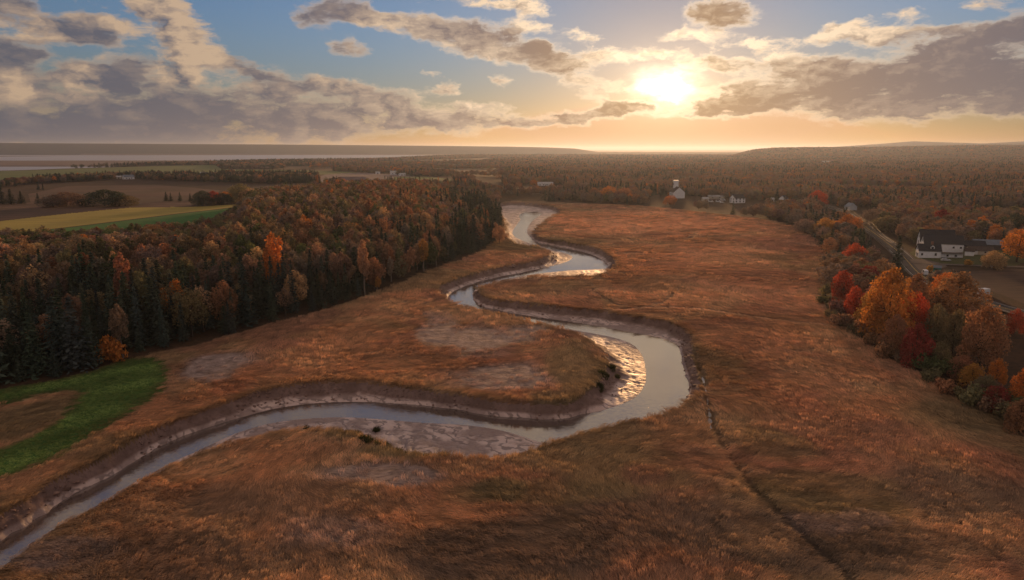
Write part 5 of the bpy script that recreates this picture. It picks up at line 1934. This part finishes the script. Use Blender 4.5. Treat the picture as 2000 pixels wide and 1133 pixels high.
PL = [pole(1652, 430, 11, 'far utility pole near the grey blue house'), pole(1698, 468, 11, 'utility pole on the left verge above the red maple'), pole(1742, 513, 11, 'utility pole beside the lone roadside spruce'),
      pole(1776, 470, 10, 'utility pole behind the road near the farmhouse gable')]
M_WIRE = paint('pale_cable', (.14, .12, .10), .5, .1)
for i, (a, b) in enumerate([(0, 1), (1, 2)]):
    for k, off in enumerate((-1.2, 1.2)):
        (p0, h0_), (p1, h1_) = PL[a], PL[b]
        t = np.linspace(0, 1, 14)
        ca_, sa_ = math.cos(-math.atan2(1, 1.4)), math.sin(-math.atan2(1, 1.4))
        A0 = np.array(p0) + np.array([off * ca_, off * sa_, h0_ - .35])
        B0 = np.array(p1) + np.array([off * ca_, off * sa_, h1_ - .35])
        Q = A0 + (B0 - A0) * t[:, None]
        Q[:, 2] -= 4 * t * (1 - t) * 1.2
        V, F = tube(Q, np.full(14, .035), 4)
        o = link('power_cable', mesh_np('power_cable', V, F, M_WIRE))
        tag(o, f'{"left" if k == 0 else "right"} power cable {"before" if i else "beyond"} the pole on the left verge', 'cable', 'power cables along the road')


def guard_rail():
    P = chaikin(np.array([ground(*q)[:2] for q in [(1668, 434), (1682, 446), (1694, 455), (1714, 471), (1736, 490)]]), 2, False)
    z = road_z(P)
    e = empty('guard_rail', (P[0][0], P[0][1], z[0]))
    tag(e, 'pale guard rail along the left verge of the road', 'guard rail')
    loc = np.column_stack([P, z]) - np.array([P[0][0], P[0][1], z[0]])
    sol = []
    for zz, t in ((.45, .03), (.70, .03)):
        V, F = tube(loc + np.array([0, 0, zz]), np.full(len(loc), .07), 5)
        sol.append((V, F))
    part('rail', sol, M_SHOULDER, e)
    for q in loc[::2]:
        part('post', [bx(q[0] - .08, q[0] + .08, q[1] - .08, q[1] + .08, q[2] - .5, q[2] + .78)], M_POLE, e)


guard_rail()


# --- vehicles
def car(name, label, at, rz, body, L=4.5, W=1.8, H=1.45, van=False, trim=None):
    e = empty(name, at, rz)
    tag(e, label, 'trailer' if van == 'box' else 'van' if van else 'car')
    hl, hw = L / 2, W / 2
    if van == 'box':
        prof = [(-hl, .55), (hl, .55), (hl, H), (-hl, H)]
    elif van:
        prof = [(-hl, .3), (hl, .3), (hl, .95), (hl - .8, 1.1), (hl - 1.5, H), (-hl, H)]
    else:
        prof = [(-hl, .3), (hl, .3), (hl, .75), (hl - .15, .85), (hl - 1.15, .95), (hl - 1.9, H), (-hl + .95, H), (-hl + .25, .98), (-hl, .9)]
    n = len(prof)
    V = [(x, y, z) for y in (-hw, hw) for (x, z) in prof]
    # cabin narrows upwards
    V = [(x, y * (.86 if z > 1.2 and van != 'box' else 1.0), z) for x, y, z in V]
    F4 = [(i, (i + 1) % n, n + (i + 1) % n, n + i) for i in range(n)]
    bm = bmesh.new()
    vs = [bm.verts.new(v) for v in V]
    for f in F4:
        bm.faces.new([vs[i] for i in f])
    bm.faces.new([vs[i] for i in range(n)][::-1])
    bm.faces.new([vs[n + i] for i in range(n)])
    bmesh.ops.recalc_face_normals(bm, faces=bm.faces)
    bmesh.ops.bevel(bm, geom=bm.edges[:], offset=.06, segments=2, affect='EDGES')
    me = bpy.data.meshes.new('body')
    bm.to_mesh(me)
    bm.free()
    me.materials.append(body)
    link('body', me, e)
    if van != 'box':
        y = hw * .93 + .01
        part('side_window', [bx(-hl + .7, hl - 1.75, -y, -y + .04, 1.0, H - .12)], M_GLASS, e)
        part('side_window', [bx(-hl + .7, hl - 1.75, y - .04, y, 1.0, H - .12)], M_GLASS, e)
        xw = hl - 1.5
        Vw = np.array([(xw + .42, -hw * .75, .99), (xw + .42, hw * .75, .99), (xw - .30, hw * .70, H - .06), (xw - .30, -hw * .70, H - .06)])
        part('windscreen', [(np.vstack([Vw, Vw + np.array([.05, 0, .03])]), np.array([(0, 1, 2, 3), (7, 6, 5, 4), (0, 4, 5, 1), (1, 5, 6, 2), (2, 6, 7, 3), (3, 7, 4, 0)]))], M_GLASS, e)
        for s in (-.6, .6):
            part('headlight', [bx(hl - .03, hl + .03, s - .18, s + .18, .6, .75)], M_STEEL, e)
        part('bumper', [bx(hl - .05, hl + .1, -hw * .9, hw * .9, .3, .5)], M_STEEL, e)
    else:
        part('door', [bx(-hl - .05, -hl + .02, -hw * .8, hw * .8, .7, H - .2)], M_TRIM, e)
        part('drawbar', [bx(hl, hl + 1.2, -.08, .08, .5, .62)], M_STEEL, e)
    if trim:
        part('stripe', [bx(-hl + .2, hl - .4, -hw - .015, -hw + .02, .62, .82), bx(-hl + .2, hl - .4, hw - .02, hw + .015, .62, .82)], trim, e)
    for sx in (-1, 1):
        for sy in (-1, 1):
            t = np.linspace(0, 2 * np.pi, 14, endpoint=False)
            cx_, cy_ = sx * L * .30, sy * (hw - .1)
            V = np.array([(cx_ + math.cos(a) * .33, cy_ + o, .33 + math.sin(a) * .33) for o in (-.1, .11) for a in t])
            F = [(i, (i + 1) % 14, 14 + (i + 1) % 14, 14 + i) for i in range(14)]
            me = mesh_np('wheel', V, [np.array(F), np.array([list(range(14))[::-1]]), np.array([list(range(14, 28))])], M_RUBBER, smooth=False)
            w = link('wheel', me, e)
            V2 = np.array([(cx_ + math.cos(a) * .19, cy_ + sy * .115 + o, .33 + math.sin(a) * .19) for o in (-.02, .02) for a in t])
            link('rim', mesh_np('rim', V2, [np.array(F), np.array([list(range(14))[::-1]]), np.array([list(range(14, 28))])], M_STEEL, smooth=False), w)
    return e


CAR_WHITE = paint('white_car_paint', (.75, .76, .78), .3, .03, 1.0, .5)
CAR_RED = paint('red_stripe_paint', (.45, .04, .03), .3, .03, 1.0, .5)
CAR_SILVER = paint('silver_car_paint', (.52, .53, .55), .3, .05, 1.0, .5)


def on_road(px, py, off):
    g_ = ground(px, py)[:2]
    k = int(np.argmin(np.hypot(*(ROAD - g_).T)))
    d = ROAD[min(k + 1, len(ROAD) - 1)] - ROAD[max(k - 1, 0)]
    d = d / np.linalg.norm(d)
    q = ROAD[k] + np.array([-d[1], d[0]]) * off
    return (q[0], q[1], float(road_z(ROAD[max(0, k - 6):k + 7])[min(6, k)]) + .02), math.atan2(d[1], d[0])


q, a = on_road(1764, 500, -1.8)
car('car', 'white car on the road beside the lone spruce', q, a, CAR_WHITE)
q, a = on_road(1792, 536, 1.8)
car('van', 'white van with red stripe on the road behind the maples', q, a + math.pi, CAR_WHITE, 5.4, 2.0, 2.3, True, CAR_RED)
q, a = on_road(1917, 583, 7.5)
car('trailer', 'white box trailer parked off the road beside the ploughed field', A_(1919, 578), R(20), CAR_WHITE, 5.0, 2.3, 3.0, 'box')
car('car', 'white car parked left of the road behind the deep red maple', A_(1728, 529), R(30), CAR_WHITE, 4.8, 1.9, 1.7)
car('car', 'silver car parked in front of the white farmhouse porch', A_(1847, 510), fr_rz, CAR_SILVER)
for i, (x, y, l) in enumerate([(1403, 395, 'pale camper van at the right of the parked vehicles'), (1412, 392, 'white van in the row of parked vehicles behind the camper'), (1388, 395, 'white van nearest the cream shed'), (1410, 396.5, 'low white car in front of the camper van')]):
    at = A_(x, y)
    car('van' if i < 3 else 'car', l, at, facing(at) + R(10 * i), CAR_WHITE, 5.6 if i < 3 else 4.5, 2.1 if i < 3 else 1.8, 2.5 if i < 3 else 1.5, i < 3)


# ------------------------------------------------------------------ marsh grass
def blades(seed, n=34, rad=.75, L=(.8, 1.25), w=.055, lean=1.0, upright=False):
    r = np.random.default_rng(seed)
    Vs, Fs, Sh = [], [], []
    for i in range(n):
        a, q = r.uniform(0, 6.28), math.sqrt(r.uniform(0, 1)) * rad
        b = np.array([math.cos(a) * q, math.sin(a) * q, 0])
        yaw = r.normal(0, .45) if not upright else r.uniform(0, 6.28)
        d = np.array([math.cos(yaw), math.sin(yaw), 0])
        l = r.uniform(*L)
        ln = lean * r.uniform(.65, 1.1) if not upright else r.uniform(.1, .5)
        side = np.array([-d[1], d[0], 0]) * w * .5
        tw = r.uniform(-.6, .6)
        side = side * math.cos(tw) + np.array([0, 0, 1.0]) * w * .5 * math.sin(tw)
        p1 = b + d * l * .30 * ln + np.array([0, 0, l * (.46 - .10 * ln)])
        p2 = b + d * l * .85 * ln + np.array([0, 0, l * (.80 - .46 * ln)])
        k = len(Vs)
        Vs += [b - side, b + side, p1 + side * .9, p1 - side * .9, p2 + side * .35, p2 - side * .35]
        Fs += [(k, k + 1, k + 2, k + 3), (k + 3, k + 2, k + 4, k + 5)]
        Sh += [r.uniform(0, 1)] * 6
    return np.array(Vs), np.array(Fs), np.array(Sh)


M_GRASS = mat_leaves('marsh_grass_blades', True, .32, .42)
gm = []
for i in range(4):
    V, F, S_ = blades(400 + i, 36)
    gm.append(leaf_mesh('grass_tuft', V, F, S_, M_GRASS))
for i in range(3):
    V, F, S_ = blades(410 + i, 30, .6, (.8, 1.2), .06, .5)
    gm.append(leaf_mesh('grass_tuft', V, F, S_, M_GRASS))
for i in range(2):
    V, F, S_ = blades(420 + i, 40, .5, (.7, 1.2), .06, 1, True)
    gm.append(leaf_mesh('grass_tuft', V, F, S_, M_GRASS))
GRASSC = proto_coll('grass_tufts', gm)
gr = np.random.default_rng(23)


def field_points(y0, y1, s):
    Y = np.arange(y0, y1, s)
    out = []
    for y in Y:
        h = .92 * y + 8
        x = np.arange(-h, h, s)
        out.append(np.stack([x + gr.uniform(-.5, .5, len(x)) * s, y + gr.uniform(-.5, .5, len(x)) * s], 1))
    return np.vstack(out)


GP, GR, GS, GI, GT = [], [], [], [], []
for (y0, y1, s, k) in [(72, 125, .80, 1.0), (125, 190, 1.0, 1.2), (190, 280, 1.5, 1.75), (280, 420, 2.3, 2.6), (420, 760, 3.6, 4.0)]:
    Q = field_points(y0, y1, s)
    x, y = Q.T
    ok = inside(MARSH_W, x, y)
    b = in_box(LAWN, x, y, 2)
    lw = np.zeros(len(x), bool)
    lw[b] = inside(LAWN, x[b], y[b]) & ~inside(LAWN_PATCH, x[b], y[b])
    lb = np.full(len(x), 99.0)
    lb[b] = np.minimum(dist_line(LAWN, x[b], y[b], True), dist_line(LAWN_PATCH, x[b], y[b], True))
    ok &= ~(lw & (lb > gr.uniform(0, 1, len(x)) ** 2 * 2.2))
    x, y = x[ok], y[ok]
    d = sdist(CH, x, y) + edge_wob(x, y)
    ok = d > -.1
    for dp, wd, P in GULLY_W:
        b = in_box(P, x, y, 4)
        ok[b] &= dist_line(P, x[b], y[b]) > wd * (.9 if wd < .75 else 1.25) + .15 * (k - 1)
    x, y, d = x[ok], y[ok], d[ok]
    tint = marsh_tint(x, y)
    # thin, flattened growth on the grey patches
    grey = np.abs(tint - np.array(C_GREY)).sum(1)
    ok = gr.uniform(0, 1, len(x)) < np.clip(grey * 4.5 - .04, .03, 1)
    x, y, d, tint = x[ok], y[ok], d[ok], tint[ok]
    z = height(x, y)
    edge = np.exp(-np.maximum(d, 0) / 1.4)
    tint = tint * (1 - .55 * edge[:, None]) + np.array([.17, .135, .075]) * (.55 * edge[:, None])
    # the wind has combed the grass into long swathes
    flow = 7.0 * fbm(x, y, 70, 2, 101) - 2.6
    ang = flow + 1.6 * (fbm(x, y, 14, 2, 103) - .5) + gr.normal(0, .14, len(x))
    u, v = x * np.cos(flow) + y * np.sin(flow), -x * np.sin(flow) + y * np.cos(flow)
    streak = fbm(u / 5.0, v / 1.1, 1.0 * max(1.0, k * .6), 3, 107)
    lodged = sstep(.38, .62, fbm(x, y, 13, 3, 105))
    hs = (.95 - .50 * lodged + .35 * (streak - .5)) * gr.uniform(.85, 1.15, len(x)) * (1 + .55 * edge)
    lx = k * gr.uniform(.9, 1.2, len(x)) * (1 + .75 * lodged)
    bright = (.74 + .54 * sstep(.28, .72, streak)) * gr.uniform(.92, 1.10, len(x))
    GP.append(np.stack([x, y, z - .05], 1))
    GR.append(np.stack([0 * x, 0 * x, ang], 1))
    GS.append(np.stack([lx, k * gr.uniform(.85, 1.1, len(x)), hs * (1 + .28 * (k - 1))], 1))
    GI.append(np.where(gr.uniform(0, 1, len(x)) < .7, gr.integers(0, 4, len(x)), gr.integers(4, 7, len(x))))
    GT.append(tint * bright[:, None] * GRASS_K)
print('grass', [len(g_) for g_ in GP])
scatter('marsh_grass', GRASSC, np.vstack(GP), np.vstack(GR), np.vstack(GS), np.concatenate(GI), np.vstack(GT))

# green cordgrass at the edge of the mud flats
P, T_ = [], []
for (x, y, n, sp_) in [(690, 842, 26, 22), (720, 862, 30, 22), (745, 868, 22, 14), (782, 878, 22, 14), (820, 884, 16, 12), (868, 890, 18, 14), (735, 832, 8, 5), (1195, 722, 18, 9), (1183, 742, 16, 9), (1172, 760, 14, 8), (1206, 735, 6, 5), (596, 824, 5, 4)]:
    for i in range(n):
        g_ = flat(x + gr.normal(0, sp_ * .5), y + gr.normal(0, sp_ * .22), -1.5 if y < 870 and x > 730 else -.5)
        P.append((g_[0], g_[1], zat(*g_) - .05))
        T_.append(np.array([.055, .062, .028]) * gr.uniform(.7, 1.4))
n = len(P)
scatter('cordgrass', GRASSC, P, np.stack([np.zeros(n), np.zeros(n), gr.uniform(0, 6.28, n)], 1), np.stack([gr.uniform(.8, 1.5, n)] * 2 + [gr.uniform(.9, 1.6, n)], 1), gr.integers(7, 9, n), np.array(T_))

# the mown grass of the lawn, short blades in green
x, y = field_points(95, 215, .75).T
b = in_box(LAWN, x, y, 2)
x, y = x[b], y[b]
ok = inside(LAWN, x, y) & ~inside(LAWN_PATCH, x, y)
x, y = x[ok], y[ok]
arc = np.sin(np.hypot(x + 20, y - 60) / 2.6 + 2.5 * fbm(x, y, 20, 2, 111))
nz_ = fbm(x, y, 6, 4, 113)
lt = np.array([.26, .375, .125]) * (.58 + .80 * nz_ + .30 * arc)[:, None]
lt = lt + (np.array([.20, .17, .08]) - lt) * (.75 * sstep(5.5, .3, np.minimum(dist_line(LAWN, x, y, True), dist_line(LAWN_PATCH, x, y, True)) + (nz_ - .5) * 4))[:, None]
n = len(x)
scatter('lawn_grass', GRASSC, np.stack([x, y, height(x, y) - .03], 1), np.stack([0 * x, 0 * x, gr.uniform(0, 6.28, n)], 1), np.stack([np.full(n, 1.0), np.full(n, 1.0), gr.uniform(.18, .34, n)], 1), gr.integers(4, 7, n), lt)

# slumped clods of mud below the banks
M_CLOD, _g, _o = material('mud_clods')
principled(_g, _o, _g.attr('tint', 'INSTANCER')[0], .7, .2)
cm = []
for i in range(4):
    r_ = np.random.default_rng(500 + i)
    bm = bmesh.new()
    bmesh.ops.create_icosphere(bm, subdivisions=1, radius=.5)
    for v_ in bm.verts:
        v_.co = Vector((v_.co.x * r_.uniform(.7, 1.3), v_.co.y * r_.uniform(.7, 1.3), v_.co.z * r_.uniform(.45, .9)))
    me = bpy.data.meshes.new('mud_clod')
    bm.to_mesh(me)
    bm.free()
    me.materials.append(M_CLOD)
    cm.append(me)
CLODC = proto_coll('mud_clod_shapes', cm)
seg = np.linalg.norm(np.roll(CH, -1, 0) - CH, axis=1)
cum = np.concatenate([[0], np.cumsum(seg)])
n = 14000
t_ = gr.uniform(0, cum[-1], n)
k_ = np.clip(np.searchsorted(cum, t_) - 1, 0, len(CH) - 1)
fr_ = (t_ - cum[k_]) / seg[k_]
q0, q1 = CH[k_], np.roll(CH, -1, 0)[k_]
x, y = (q0 + (q1 - q0) * fr_[:, None] + gr.normal(0, 3.0, (n, 2))).T
d1 = sdist(CH, x, y) + edge_wob(x, y)
z = height(x, y)
ok = (d1 < -.4) & (d1 > -6) & (z > ZW - .1) & (fbm(x, y, 11, 3, 121) > .47) & (np.hypot(x, y) < 420)
x, y, z = x[ok], y[ok], z[ok]
n = len(x)
print('clods', n)
s_ = gr.gamma(2.0, .17, n) + .12
scatter('mud_clods', CLODC, np.stack([x, y, z + .02], 1), np.stack([gr.normal(0, .2, n), gr.normal(0, .2, n), gr.uniform(0, 6.28, n)], 1), np.stack([s_ * gr.uniform(.8, 1.5, n), s_, s_ * gr.uniform(.7, 1.2, n)], 1), gr.integers(0, 4, n),
        np.array([.23, .15, .13]) * gr.uniform(.6, 1.35, n)[:, None])
